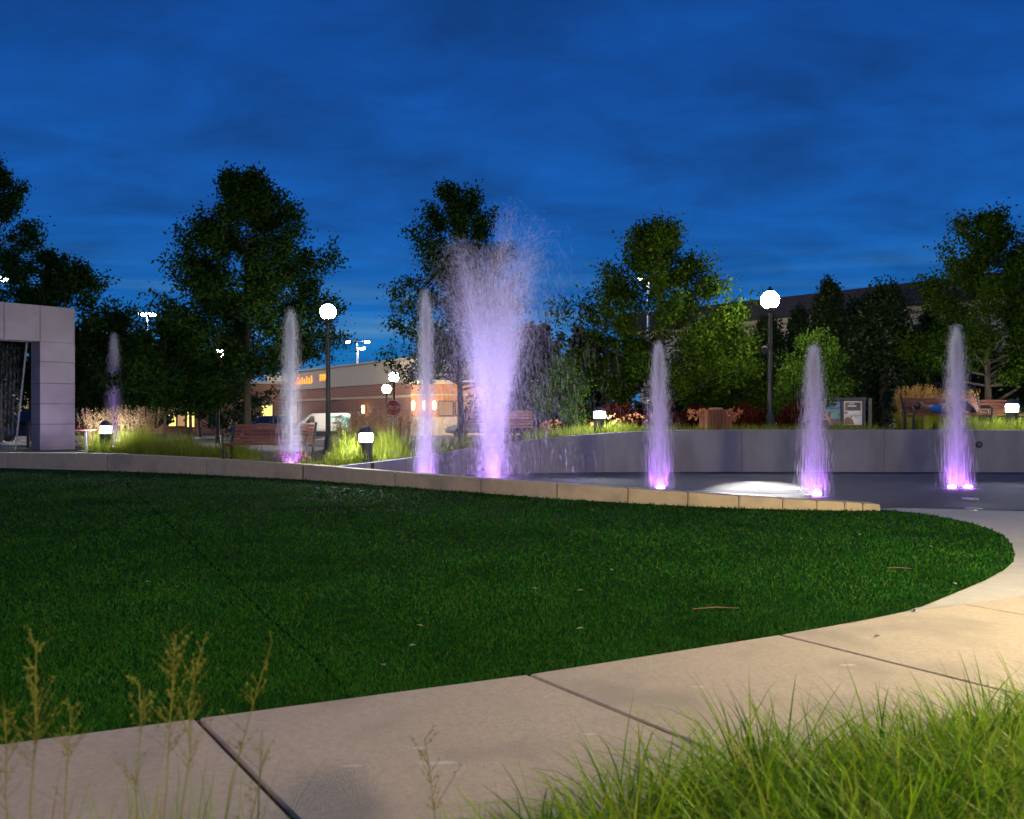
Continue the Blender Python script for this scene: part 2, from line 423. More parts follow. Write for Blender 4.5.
class MB:
    def __init__(self):
        self.v = []; self.f = []
    def add(self, vs, fs):
        b = len(self.v)
        self.v += [tuple(p) for p in vs]
        self.f += [tuple(b + i for i in q) for q in fs]
        return self
    def box(self, c, s, rz=0.0, rx=0.0, ry=0.0):
        mt = Matrix.Rotation(rz, 3, 'Z') @ Matrix.Rotation(ry, 3, 'Y') @ Matrix.Rotation(rx, 3, 'X')
        vs = []
        for dx in (-.5, .5):
            for dy in (-.5, .5):
                for dz in (-.5, .5):
                    p = mt @ Vector((dx * s[0], dy * s[1], dz * s[2]))
                    vs.append((c[0] + p.x, c[1] + p.y, c[2] + p.z))
        return self.add(vs, [(0, 1, 3, 2), (4, 6, 7, 5), (0, 4, 5, 1), (2, 3, 7, 6), (0, 2, 6, 4), (1, 5, 7, 3)])
    def lathe(self, prof, seg=16, c=(0, 0, 0), axis='z'):
        """prof: list of (r, h); closed at both ends"""
        vs, fs = [], []
        n = len(prof)
        for r, h in prof:
            for i in range(seg):
                a = 2 * PI * i / seg
                x, y = r * math.cos(a), r * math.sin(a)
                if axis == 'z': p = (x, y, h)
                elif axis == 'y': p = (x, h, y)
                else: p = (h, x, y)
                vs.append((c[0] + p[0], c[1] + p[1], c[2] + p[2]))
        for j in range(n - 1):
            for i in range(seg):
                k = (i + 1) % seg
                fs.append((j * seg + i, j * seg + k, (j + 1) * seg + k, (j + 1) * seg + i))
        fs.append(tuple(range(seg - 1, -1, -1)))
        fs.append(tuple((n - 1) * seg + i for i in range(seg)))
        return self.add(vs, fs)
    def tube(self, pts, rad, seg=8):
        pts = [Vector(p) for p in pts]
        vs, fs = [], []
        n = len(pts)
        for j, p in enumerate(pts):
            t = (pts[min(j + 1, n - 1)] - pts[max(j - 1, 0)])
            if t.length < 1e-9: t = Vector((0, 0, 1))
            t.normalize()
            a = t.cross(Vector((0, 0, 1)) if abs(t.z) < 0.9 else Vector((1, 0, 0))).normalized()
            b = t.cross(a)
            r = rad[j] if isinstance(rad, (list, tuple)) else rad
            for i in range(seg):
                an = 2 * PI * i / seg
                vs.append(p + a * (r * math.cos(an)) + b * (r * math.sin(an)))
        for j in range(n - 1):
            for i in range(seg):
                k = (i + 1) % seg
                fs.append((j * seg + i, j * seg + k, (j + 1) * seg + k, (j + 1) * seg + i))
        fs.append(tuple(range(seg - 1, -1, -1))); fs.append(tuple((n - 1) * seg + i for i in range(seg)))
        return self.add(vs, fs)
    def prism(self, poly, y0, y1):
        """polygon in xz extruded along y"""
        n = len(poly)
        vs = [(x, y0, z) for x, z in poly] + [(x, y1, z) for x, z in poly]
        fs = [tuple(range(n)), tuple(range(2 * n - 1, n - 1, -1))]
        for i in range(n):
            k = (i + 1) % n
            fs.append((i, n + i, n + k, k))
        return self.add(vs, fs)
    def slab(self, poly, z0, z1):
        n = len(poly)
        vs = [(x, y, z0) for x, y in poly] + [(x, y, z1) for x, y in poly]
        fs = [tuple(range(n - 1, -1, -1)), tuple(range(n, 2 * n))]
        for i in range(n):
            k = (i + 1) % n
            fs.append((i, k, n + k, n + i))
        return self.add(vs, fs)
    def hexa(self, q0, q1):
        """two quads (each 4 points, same winding) joined as a solid"""
        return self.add(list(q0) + list(q1), [(3, 2, 1, 0), (4, 5, 6, 7), (0, 1, 5, 4), (1, 2, 6, 5), (2, 3, 7, 6), (3, 0, 4, 7)])
    def mesh(self, name, bevel=0.0, smooth=False, segs=1):
        me = bpy.data.meshes.new(name)
        bm = bmesh.new()
        vs = [bm.verts.new(p) for p in self.v]
        for f in self.f:
            try:
                bm.faces.new([vs[i] for i in f])
            except ValueError:
                pass
        bmesh.ops.recalc_face_normals(bm, faces=bm.faces[:])
        if bevel > 0:
            ed = [e for e in bm.edges if e.is_manifold and e.calc_face_angle(0) > R(35)]
            bmesh.ops.bevel(bm, geom=ed, offset=bevel, segments=segs, affect='EDGES', profile=0.5, clamp_overlap=True)
        if smooth:
            for f in bm.faces:
                f.smooth = True
            for e in bm.edges:
                if e.is_manifold and e.calc_face_angle(0) > R(40):
                    e.smooth = False
        bm.to_mesh(me); bm.free()
        return me
    def build(self, name, mat, parent=None, bevel=0.0, smooth=False, segs=1, loc=(0, 0, 0), rz=0.0):
        return link(name, self.mesh(name, bevel, smooth, segs), mat, parent, loc, rz)

def text_mesh(body, size, depth=0.004):
    cu = bpy.data.curves.new('lettering', 'FONT')
    cu.body = body; cu.size = size; cu.extrude = depth; cu.align_x = 'CENTER'; cu.align_y = 'CENTER'
    t = bpy.data.objects.new('lettering', cu)
    COL.objects.link(t)
    bpy.context.view_layer.update()
    dg = bpy.context.evaluated_depsgraph_get()
    me = bpy.data.meshes.new_from_object(t.evaluated_get(dg))
    bpy.data.objects.remove(t)
    return me

def ellip_inside(x, y, poly):
    poly = np.asarray(poly); n = len(poly)
    ins = np.zeros(len(x), bool); j = n - 1
    for i in range(n):
        xi, yi = poly[i]; xj, yj = poly[j]
        c = ((yi > y) != (yj > y)) & (x < (xj - xi) * (y - yi) / (yj - yi + 1e-12) + xi)
        ins ^= c; j = i
    return ins

# ------------------------------------------------------------------ foliage helpers (numpy)
def leaf_quads(pts, size, rng, up=0.25, aspect=0.55):
    n = len(pts)
    a = rng.normal(size=(n, 3)); a[:, 2] -= 0.35
    a /= np.linalg.norm(a, axis=1)[:, None]
    b = rng.normal(size=(n, 3)); b[:, 2] *= 0.6
    b -= a * np.sum(a * b, axis=1)[:, None]
    b /= np.linalg.norm(b, axis=1)[:, None] + 1e-9
    s = (size * rng.uniform(0.6, 1.35, n))[:, None]
    v = np.empty((n, 4, 3))
    v[:, 0] = pts - a * s * 0.5
    v[:, 1] = pts + b * s * aspect * 0.5 + a * s * 0.05
    v[:, 2] = pts + a * s * 0.5
    v[:, 3] = pts - b * s * aspect * 0.5 + a * s * 0.05
    f = np.arange(n * 4).reshape(n, 4)
    return v.reshape(-1, 3), f

def blade_strips(root, length, width, az, lean, curl, levels=5):
    """curved grass blades: returns verts, quad faces"""
    n = len(root)
    t = np.linspace(0, 1, levels)[None, :]
    ang = lean[:, None] + curl[:, None] * t             # angle from vertical along the blade
    seg = length[:, None] / (levels - 1)
    dx = np.sin(ang) * seg; dz = np.cos(ang) * seg
    hx = np.concatenate([np.zeros((n, 1)), np.cumsum(dx[:, :-1], axis=1)], axis=1)
    hz = np.concatenate([np.zeros((n, 1)), np.cumsum(dz[:, :-1], axis=1)], axis=1)
    ca, sa = np.cos(az)[:, None], np.sin(az)[:, None]
    cx = root[:, 0:1] + hx * ca; cyy = root[:, 1:2] + hx * sa; cz = root[:, 2:3] + hz
    w = width[:, None] * (1 - t ** 1.6 * 0.94) * 0.5
    v = np.empty((n, levels, 2, 3))
    v[:, :, 0, 0] = cx - sa * w; v[:, :, 0, 1] = cyy + ca * w; v[:, :, 0, 2] = cz
    v[:, :, 1, 0] = cx + sa * w; v[:, :, 1, 1] = cyy - ca * w; v[:, :, 1, 2] = cz
    base = (np.arange(n) * levels * 2)[:, None, None]
    k = np.arange(levels - 1)[None, :, None] * 2
    f = base + k + np.array([0, 1, 3, 2])[None, None, :]
    return v.reshape(-1, 3), f.reshape(-1, 4), np.stack([cx[:, -1], cyy[:, -1], cz[:, -1]], 1)

def join_np(parts):
    vs, fs, o = [], [], 0
    for v, f in parts:
        vs.append(v); fs.append(f + o); o += len(v)
    return np.concatenate(vs), np.concatenate(fs)

def make_tree(label, loc, H, hb, Rad, n_leaf, mat, leaf=0.15, seed=1, group=None, nprim=34, lean=(0, 0), name='maple_tree', trunk_r=None, prof=None, fork=False):
    rng = np.random.default_rng(seed)
    t = thing(name, label, 'tree', loc, 0, group)
    mb = MB()
    tr = trunk_r or H * 0.014
    top = H * 0.93
    tp = [Vector((lean[0] * (k / 6) ** 1.3 + rng.normal() * 0.04 * H * 0.06, lean[1] * (k / 6) + rng.normal() * 0.02, top * k / 6)) for k in range(7)]
    tp[0] = Vector((0, 0, -0.15))
    mb.tube(tp, [tr * (1.25 if k == 0 else 1 - 0.86 * k / 6) for k in range(7)], 9)
    def trunk_at(z):
        k = min(max(z / top * 6, 0), 5.999); i = int(k)
        return tp[i].lerp(tp[i + 1], k - i)
    prof = prof or ([0, .12, .3, .55, .8, 1], [.62, .95, 1.0, .78, .45, .10])
    cl = []
    for i in range(nprim):
        u = (i + rng.uniform(0.1, 0.9)) / nprim
        h = hb + (H - hb) * u
        Lb = Rad * np.interp(u, prof[0], prof[1]) * rng.uniform(0.72, 1.14)
        az = i * 2.39996 + rng.normal() * 0.3
        ev = R(18 + 42 * u + rng.normal() * 6)
        st = trunk_at(max(hb * 0.8, h - Lb * math.tan(ev) * 0.75))
        pts = [st]
        for q in range(1, 5):
            s = q / 4
            pts.append(st + Vector((math.cos(az) * Lb * s, math.sin(az) * Lb * s, Lb * math.tan(ev) * 0.75 * s ** 1.15)) + Vector(rng.normal(size=3) * 0.04 * Lb))
        rb = tr * (0.42 - 0.28 * u)
        mb.tube(pts, [rb, rb * .75, rb * .5, rb * .3, rb * .12], 5)
        for q in range(9):                                   # twigs
            s = rng.uniform(0.3, 1.0)
            k = min(s * 4, 3.999); j = int(k)
            p0 = pts[j].lerp(pts[j + 1], k - j)
            d = Vector((math.cos(az + rng.normal() * 0.9), math.sin(az + rng.normal() * 0.9), rng.uniform(-0.15, 0.9))).normalized()
            tl = Lb * rng.uniform(0.16, 0.42) * (1.15 - 0.4 * s) + 0.12
            p1 = p0 + d * tl
            if q < 3: mb.tube([p0, p1], [rb * .2, rb * .07], 3)
            for w in np.linspace(0.25, 1.05, 4):
                cl.append((*(p0 + d * tl * w), 0.075 + 0.085 * Rad / 2.5))
    cl.append((*tp[-1], 0.25))
    for w in range(5):
        cl.append((tp[-1].x + rng.normal() * .12, tp[-1].y + rng.normal() * .12, top + (H - top) * rng.uniform(0.2, 1.0), 0.13))
    if fork:
        a = trunk_at(hb * 0.45)
        pts = [a, a + Vector((0.45, 0.05, 0.25)), a + Vector((0.95, 0.1, 0.55)), a + Vector((1.15, 0.1, 1.5))]
        mb.tube(pts, [tr * .5, tr * .45, tr * .4, tr * .2], 6)
    mb.build('trunk', M['bark'], t, smooth=True)
    cl = np.array(cl)
    idx = rng.integers(0, len(cl), n_leaf)
    p = cl[idx, :3] + rng.normal(size=(n_leaf, 3)) * cl[idx, 3:4]
    v, f = leaf_quads(p, leaf, rng)
    link('crown', np_mesh('crown', v, f), mat, t)
    return t

def make_evergreen(label, loc, H, Rad, n_leaf, mat, leaf=0.12, seed=1, group=None, name='evergreen_tree', power=0.55):
    rng = np.random.default_rng(seed)
    t = thing(name, label, 'tree', loc, 0, group)
    MB().tube([(0, 0, -0.15), (0, 0, H * .5), (0, 0, H * .92)], [0.1 * Rad + .04, 0.07 * Rad + .02, 0.012], 8).build('trunk', M['bark'], t, smooth=True)
    # sprays: tufts set over the surface of an uneven column
    nt_ = 420
    u = rng.uniform(0, 1, nt_) ** 0.85
    az = rng.uniform(0, 2 * PI, nt_)
    rr = Rad * (1 - u) ** power * (1.0 + 0.10 * np.sin(az * 3 + u * 9) + 0.07 * rng.normal(size=nt_))
    rr *= np.minimum(1, (u + 0.03) * 9)
    rad = rr * rng.uniform(0.6, 1.0, nt_)
    c = np.stack([np.cos(az) * rad, np.sin(az) * rad, 0.06 * H + u * H * 0.92], 1)
    idx = rng.integers(0, nt_, n_leaf)
    p = c[idx] + rng.normal(size=(n_leaf, 3)) * np.array([0.11, 0.11, 0.18]) * (0.4 + 0.6 * Rad)
    v, f = leaf_quads(p, leaf, rng)
    link('crown', np_mesh('crown', v, f), mat, t)
    return t

def make_shrub(label, loc, H, Rad, n_leaf, mat, leaf=0.07, seed=1, group=None, name='burgundy_shrub'):
    rng = np.random.default_rng(seed)
    t = thing(name, label, 'shrub', loc, 0, group)
    mb = MB()
    for k in range(7):
        a = k * 0.9 + rng.normal() * .2
        mb.tube([(0.04 * math.cos(a), 0.04 * math.sin(a), -.05), (Rad * .4 * math.cos(a), Rad * .4 * math.sin(a), H * .5), (Rad * .7 * math.cos(a), Rad * .7 * math.sin(a), H * .82)], [.018, .012, .004], 5)
    mb.build('stems', M['bark'], t)
    nb = 90
    d = rng.normal(size=(nb, 3)); d[:, 2] = np.abs(d[:, 2]); d /= np.linalg.norm(d, axis=1)[:, None]
    c = d * np.array([Rad, Rad, H * .85]) * rng.uniform(0.55, 1.0, (nb, 1)) + np.array([0, 0, H * .12])
    p = c[rng.integers(0, nb, n_leaf)] + rng.normal(size=(n_leaf, 3)) * 0.10 * Rad
    p[:, 2] = np.maximum(p[:, 2], 0.02)
    v, f = leaf_quads(p, leaf, rng)
    link('foliage', np_mesh('foliage', v, f), mat, t)
    return t

def make_reed(label, loc, H, Rad, n, plume_mat, seed=1, group=None, leaf_h=0.55, name='feather_reed_grass'):
    """upright ornamental grass: a tuft of leaves and many plumed culms"""
    rng = np.random.default_rng(seed)
    t = thing(name, label, 'ornamental grass', loc, 0, group)
    def roots(m):
        a = rng.uniform(0, 2 * PI, m); r = Rad * 0.55 * np.sqrt(rng.uniform(0, 1, m))
        return np.stack([np.cos(a) * r, np.sin(a) * r, np.full(m, -.03)], 1), a
    m = int(n * 2.2)
    ro, a = roots(m)
    v, f, _ = blade_strips(ro, rng.uniform(.6, 1.1, m) * H * leaf_h, np.full(m, .014), a + rng.normal(size=m) * .5, rng.uniform(.05, .3, m), rng.uniform(.3, 1.3, m))
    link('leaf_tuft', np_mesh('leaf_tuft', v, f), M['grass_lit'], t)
    ro, a = roots(n)
    v, f, tip = blade_strips(ro, rng.uniform(.7, 1.0, n) * H, np.full(n, .008), a + rng.normal(size=n) * .5, rng.uniform(.0, .12, n), rng.uniform(.02, .16, n), 4)
    parts = [(v, f)]
    k = 16
    base = np.repeat(tip, k, 0)
    along = np.tile(np.linspace(0, 1, k), n)
    dr = np.repeat(np.stack([np.cos(a), np.sin(a)], 1) * .1, k, 0)
    pp = base.copy(); pp[:, 2] -= along * H * .24; pp[:, :2] -= dr * (along * H * .24)[:, None]
    pp[:, :2] += rng.normal(size=(n * k, 2)) * .018 * (0.4 + np.sin(along * PI))[:, None]
    lv, lf = leaf_quads(pp, 0.06, rng, aspect=0.3)
    parts.append((lv, lf))
    vv, ff = join_np(parts)
    link('plumes', np_mesh('plumes', vv, ff), plume_mat, t)
    return t

# =================================================================== THE SETTING
# lawn outline
lawn_front = [(-30, -8.2), (-16, -1.6), (-8, 1.25), (-5, 2.52), (-2.23, 3.70), (.09, 4.70), (1.75, 5.55), G(907, 611)]
lawn_right = [G(*q) for q in [(924.5, 605.5), (958, 592), (985, 580.6), (1004.6, 570), (1013.4, 562), (1015, 555), (1011.5, 544.5), (1003.6, 535.7), (989, 529), (969.5, 523), (946, 518), (918.6, 513.5), (885, 510)]]
wall_px = [(-420, 463.2, 448.6), (-150, 465.5, 450.5), (0, 468, 452.7), (107, 471, 453.6), (206, 475, 458.3), (303, 480, 464.4), (395, 486.7, 472), (481, 493.3, 478.6), (557, 499.3, 484), (628, 503.4, 488.4), (688, 506.6, 492.6), (739, 508.6, 496.4), (783, 509.8, 499), (817, 510.6, 500.8), (845, 511, 502.3), (881, 511.2, 504.6)]
WALL = []
for px, yb, yt in wall_px:
    x, d = G(px, yb)
    WALL.append((x, d, Z(yt, d)))
lawn_back = [(x, d + 0.1) for x, d, z in reversed(WALL)]
lawn_poly = lawn_front + lawn_right + lawn_back

def sheet(name, poly, z, mat, kind='structure'):
    me = bpy.data.meshes.new(name)
    bm = bmesh.new()
    f = bm.faces.new([bm.verts.new((x, y, z)) for x, y in poly])
    f.normal_update()
    if f.normal.z < 0:
        f.normal_flip()
    bmesh.ops.triangulate(bm, faces=bm.faces[:])
    bm.to_mesh(me); bm.free()
    return tag(link(name, me, mat), kind=kind)

gm = MB(); gm.slab([(-900, -300), (900, -300), (900, 1500), (-900, 1500)], -0.06, -0.03)
tag(gm.build('ground', M['ground']), kind='structure')
sheet('plaza', [(-40, -12), (45, -12), (45, 24), (-40, 24)], -0.006, M['plaza'])
sheet('lawn', lawn_poly, 0.004, M['turf_base'])

# sidewalk slabs
edge = [(-30, -8.2), (-16, -1.6), (-8, 1.25), (-5, 2.52), (-2.23, 3.70), (.09, 4.70), (1.75, 5.55), (2.93, 6.20), G(969, 605), G(1024, 598), (5.6, 7.42), (8.2, 8.65), (14, 11.2), (24, 15.0)]
EX = np.array([p[0] for p in edge]); ED = np.array([p[1] for p in edge])
def edge_at(x):
    return float(np.interp(x, EX, ED))
JD = (1.08, -1.50)
jx = [-21.4, -19.8, -18.1, -16.4, -14.7, -13, -11.3, -9.6, -7.9, -6.3, -4.7, -3.08, -1.49, .09, 1.75, 3.42, 5.1, 6.8, 8.5, 10.2, 12.0, 13.8, 15.6, 17.4]
mb = MB()
GAP = 0.011
for a, b in zip(jx[:-1], jx[1:]):
    xs = np.linspace(a + GAP, b - GAP, 5)
    top = [(x, edge_at(x)) for x in xs]
    bot = [(x + JD[0], edge_at(x) + JD[1]) for x in reversed(xs)]
    mb.slab(top + bot, -0.02, 0.016)
tag(mb.build('sidewalk', M['sidewalk'], bevel=0.006), kind='structure')
xs = np.linspace(-21.4, 17.4, 80)
sheet('sidewalk_bed', [(x, edge_at(x)) for x in xs] + [(x + JD[0], edge_at(x) + JD[1]) for x in reversed(xs)], -0.001, M['joint'])
# pale raised joint between the sidewalk and the curved walk
line = [G(916, 612), G(945, 608.6), G(969, 605.4), G(1000, 601.4), G(1024, 598), (5.6, 7.42), (8.2, 8.65)]
mb = MB()
mb.slab([(x, y + 0.012) for x, y in line] + [(x, y + 0.042) for x, y in reversed(line)], -0.02, 0.0175)
tag(mb.build('walk_joint', M['plaza']), kind='structure')
# planting soil on the near side of the sidewalk
xs = np.linspace(-21.4, 17.4, 60)
sheet('flower_bed', [(x + JD[0] * 1.005, edge_at(x) + JD[1] * 1.005) for x in xs] + [(20, -9), (-20, -9)], 0.012, M['soil'])

# back wall of the basin
bw_px = [(338, 18.75, 466), (370, 19.3, 462.6), (405, 19.8, 458.5), (440, 20.3, 453.2), (480, 20.7, 447), (520, 21.0, 441.4), (560, 21.3, 436.8), (600, 21.5, 433.5), (640, 21.6, 431.3), (690, 21.65, 430.2), (760, 21.65, 430), (860, 21.6, 430), (960, 21.55, 430), (1060, 21.4, 430), (1200, 20.9, 430.4), (1400, 19.6, 431.5), (1750, 16.5, 434)]
BACK = [(P(px, d), d, Z(yt, d)) for px, d, yt in bw_px]
# bed behind the walls
WX = [w[0] for w in WALL if w[0] < BACK[0][0] - 0.3] + [b[0] for b in BACK]
WD = [w[1] + 0.36 for w in WALL if w[0] < BACK[0][0] - 0.3] + [b[1] + 0.3 for b in BACK]
WZ = [w[2] for w in WALL if w[0] < BACK[0][0] - 0.3] + [b[2] for b in BACK]
def bedz(x, y):
    o = y - np.interp(x, WX, WD)
    zt = np.interp(x, WX, WZ) - 0.07
    return float(zt * np.interp(o, [0, 2, 10, 15], [1.0, 1.0, 0.97, 0.0]))
offs = [-0.16, 0.0, 1, 2, 4, 6, 8, 10, 12, 14, 15.4]
xs = np.concatenate([np.linspace(WX[0], WX[-1], 90)])
V, F = [], []
for i, x in enumerate(xs):
    d0 = np.interp(x, WX, WD)
    for o in offs:
        n = 0.05 * math.sin(x * 1.3 + o * 2.1) * (1 if 1 < o < 12 else 0)
        V.append((x, d0 + o, bedz(x, d0 + o) + n * 0.4 - (0.05 if o > 15 else 0)))
k = len(offs)
for i in range(len(xs) - 1):
    for j in range(k - 1):
        F.append((i * k + j, (i + 1) * k + j, (i + 1) * k + j + 1, i * k + j + 1))
tag(link('planting_bed', np_mesh('planting_bed', V, F), M['bedsoil']), kind='structure')

# wet basin floor
bpoly = [(x, d + 0.30) for x, d, z in WALL if x > -4.2] + [G(900, 507.4), G(960, 508.8), G(1024, 511), (9.6, 12.2), (13, 11.4)] + [(x, d + 0.05) for x, d, z in reversed(BACK)]
sheet('basin_floor', bpoly, 0.002, M['wet'])

# paths and car park beyond
sheet('car_park', [(-75, 38.5), (16, 38.5), (16, 110), (-75, 110)], -0.012, M['asphalt'])
mb = MB()
for k in range(14):
    x = -34 + k * 2.8
    mb.slab([(x, 49.0), (x + .12, 49.0), (x + .12, 54.4), (x, 54.4)], -0.016, -0.007)
tag(mb.build('parking_lines', M['white_paint']), kind='structure')
mb = MB()
for x0 in np.arange(-22, -6.2, 0.8):
    q = []
    for x in (x0, x0 + .8):
        d0 = np.interp(x, WX, WD)
        q += [(x, d0 + 5.2, bedz(x, d0 + 5.2) + .05), (x, d0 + 8.4, bedz(x, d0 + 8.4) + .05)]
    lo = [(a, b, c - .15) for a, b, c in q]
    mb.hexa([lo[0], lo[2], lo[3], lo[1]], [q[0], q[2], q[3], q[1]])
tag(mb.build('path', M['path']), kind='structure')

# turf blades
def turf():
    rng = np.random.default_rng(5)
    out = []
    n_want, got = 330000, 0
    while got < n_want:
        n = 600000
        u = rng.uniform(0, 1, n)
        d = 1 / (1 / 2.2 + u * (1 / 22.0 - 1 / 2.2))           # pdf ~ 1/d^2
        x = rng.uniform(-0.98, 0.72, n) * (d + 1.2)
        ok = ellip_inside(x, d, lawn_poly)
        out.append(np.stack([x[ok], d[ok]], 1)); got += ok.sum()
    p = np.concatenate(out)[:n_want]
    n = len(p)
    sc = np.clip(p[:, 1] / 5.0, 0.8, 3.2)
    h = 0.024 * rng.uniform(.5, 1.3, n) * (0.7 + 0.3 * sc)
    w = 0.0045 * sc
    az = rng.uniform(0, 2 * PI, n); ln = rng.uniform(.2, 1.0, n) * h
    v = np.empty((n, 3, 3))
    z0 = 0.003
    b2 = rng.uniform(0, PI, n)
    v[:, 0] = np.stack([p[:, 0] - np.cos(b2) * w, p[:, 1] - np.sin(b2) * w, np.full(n, z0)], 1)
    v[:, 1] = np.stack([p[:, 0] + np.cos(b2) * w, p[:, 1] + np.sin(b2) * w, np.full(n, z0)], 1)
    v[:, 2] = np.stack([p[:, 0] + np.cos(az) * ln, p[:, 1] + np.sin(az) * ln, z0 + h], 1)
    o = link('turf_grass', np_mesh('turf_grass', v.reshape(-1, 3), np.arange(n * 3).reshape(n, 3)), M['turf'])
    tag(o, 'short dark green artificial turf filling the rounded lawn', 'turf', kind='stuff')
turf()
# a seam in the turf
s0, s1 = G(122, 480), G(345, 690)
dv = (Vector(s1) - Vector(s0)).normalized(); nv = Vector((-dv.y, dv.x)) * 0.010
mb = MB(); pts = []
for i in range(25):
    p = Vector(s0).lerp(Vector(s1), i / 24) + Vector((math.sin(i * 1.7) * .012, 0))
    pts.append(p)
mb.slab([tuple(p + nv) for p in pts] + [tuple(p - nv) for p in reversed(pts)], 0.0, 0.013)
tag(mb.build('lawn_seam', M['seam']), kind='structure')

# =================================================================== WALLS AND PORTAL
def lerp_wall(W, x):
    X = [w[0] for w in W]
    return float(np.interp(x, X, [w[1] for w in W])), float(np.interp(x, X, [w[2] for w in W]))
def wall_run(mb, W, cuts, thick, zbase, gap=0.012, cap=0.0, inset=0.0, sub=4):
    for a, b in zip(cuts[:-1], cuts[1:]):
        xs = np.linspace(a + gap / 2, b - gap / 2, sub + 1)
        for i in range(sub):
            q = []
            for x in (xs[i], xs[i + 1]):
                d, z = lerp_wall(W, x)
                q.append((x, d + inset, z - inset))
            (x0, d0, z0), (x1, d1, z1) = q
            t = thick - 2 * inset
            mb.add([], [])
            # open-ended slices welded later; end faces only at the block ends
            vs = [(x0, d0, zbase), (x0, d0 + t, zbase), (x0, d0 + t, z0), (x0, d0, z0), (x1, d1, zbase), (x1, d1 + t, zbase), (x1, d1 + t, z1), (x1, d1, z1)]
            fs = [(0, 4, 7, 3), (3, 7, 6, 2), (2, 6, 5, 1), (1, 5, 4, 0)]
            if i == 0: fs.append((0, 3, 2, 1))
            if i == sub - 1: fs.append((4, 5, 6, 7))
            mb.add(vs, fs)

cx = [8, 107, 206, 303, 395, 481, 557, 628, 688, 739, 783, 817, 845, 863, 881]
wallpx = [w[0] for w in wall_px]
def wall_x(px):
    return float(np.interp(px, wallpx, [w[0] for w in WALL]))
cuts = [WALL[0][0] + 0.02, -22.3, -20.0, -17.9, -16.2] + [wall_x(p) for p in cx]
cuts = sorted(set(cuts)); cuts[-1] -= 0.001
sw = thing('seat_wall', 'long low curved wall of buff stone blocks along the far edge of the lawn', 'wall', (0, 0, 0))
mb = MB(); wall_run(mb, WALL, cuts, 0.36, -0.05)
o = mb.build('stone_blocks', M['limestone'], sw)
bmw = bmesh.new(); bmw.from_mesh(o.data); bmesh.ops.remove_doubles(bmw, verts=bmw.verts[:], dist=0.0008)
ed = [e for e in bmw.edges if e.is_manifold and e.calc_face_angle(0) > R(50)]
bmesh.ops.bevel(bmw, geom=ed, offset=0.012, segments=2, affect='EDGES'); bmw.to_mesh(o.data); bmw.free()
mb = MB(); wall_run(mb, WALL, [cuts[0] + .02, cuts[-1] - .02], 0.36, -0.05, gap=0, inset=0.03, sub=60)
mb.build('mortar_core', M['joint'], sw)

bwt = thing('basin_wall', 'curved grey stone wall behind the fountain jets, rising from left to right', 'wall', (0, 0, 0))
bx = [b[0] for b in BACK]
bcuts = [bx[0], P(405, 19.8), P(470, 20.6), P(540, 21.2), P(603, 21.5), P(672, 21.6), P(742, 21.65), P(812, 21.65), P(884, 21.6), P(955, 21.55), P(1027, 21.5), P(1100, 21.3), 17.2, 19.2, 20.9, 22.4, bx[-1]]
mb = MB(); wall_run(mb, BACK, bcuts, 0.3, -0.05, gap=0.006)
o = mb.build('wall_panels', M['grey_stone'], bwt)
bmw = bmesh.new(); bmw.from_mesh(o.data); bmesh.ops.remove_doubles(bmw, verts=bmw.verts[:], dist=0.0008)
ed = [e for e in bmw.edges if e.is_manifold and e.calc_face_angle(0) > R(50)]
bmesh.ops.bevel(bmw, geom=ed, offset=0.008, segments=1, affect='EDGES'); bmw.to_mesh(o.data); bmw.free()
mb = MB(); wall_run(mb, BACK, [bcuts[0] + .02, bcuts[-1] - .02], 0.3, -0.05, gap=0, inset=0.012, sub=70)
mb.build('mortar_core', M['joint'], bwt)
for px in (500, 658, 813, 979):                       # round fittings let into the wall
    x = P(px, 21.5); d, z = lerp_wall(BACK, x)
    f = MB().lathe([(0.075, -0.03), (0.085, -0.028), (0.085, 0.02)], 16, (0, 0, 0), 'y').build('wall_fitting', M['dark_metal'], bwt, loc=(x, d - 0.012, 0.70))
    MB().lathe([(0.028, -0.012), (0.034, 0.0)], 12, (0, 0, 0), 'y').build('fitting_cap', M['steel'], f, loc=(0, -0.03, 0))

# stone portal at the left
PD = 27.3
pz = bedz(P(40, PD), PD) - 0.05
pt = thing('stone_portal', 'big square purple lit stone portal standing at the far left behind the low wall', 'portal', (P(75, PD), PD, pz), R(50))
ptop = Z(308.5, PD) - pz; pin = Z(343.5, PD) - pz
pw = 1.05; pdep = 0.70; pspan = 3.3
mb = MB()
hs = [(y2, y1) for y1, y2 in zip([343.5, 363, 384, 404, 424], [363, 384, 404, 424, 458])]
for yb, yt in hs:
    z0, z1 = max(Z(yb, PD) - pz, -0.1), Z(yt, PD) - pz
    mb.box((-pw / 2, pdep / 2, (z0 + z1) / 2), (pw, pdep, z1 - z0 - 0.012))
mb.build('pier', M['portal_stone'], pt, bevel=0.008)
mb = MB()
for yb, yt in hs:
    z0, z1 = max(Z(yb, PD) - pz, -0.1), Z(yt, PD) - pz
    mb.box((-pspan + pw / 2, pdep / 2, (z0 + z1) / 2), (pw, pdep, z1 - z0 - 0.012))
mb.build('pier', M['portal_stone'], pt, bevel=0.008)
mb = MB()
for a, b in ((0, -pw), (-pw, -pw - 1.02), (-pw - 1.02, -pspan + pw), (-pspan + pw, -pspan)):
    mb.box(((a + b) / 2, pdep / 2, (pin + ptop) / 2), (abs(a - b) - 0.012, pdep, ptop - pin))
mb.build('lintel', M['portal_stone'], pt, bevel=0.008)
mb = MB(); mb.box((-pw / 2, pdep / 2, pin / 2 - .05), (pw - .04, pdep - .04, pin + .06)); mb.box((-pspan + pw / 2, pdep / 2, pin / 2 - .05), (pw - .04, pdep - .04, pin + .06))
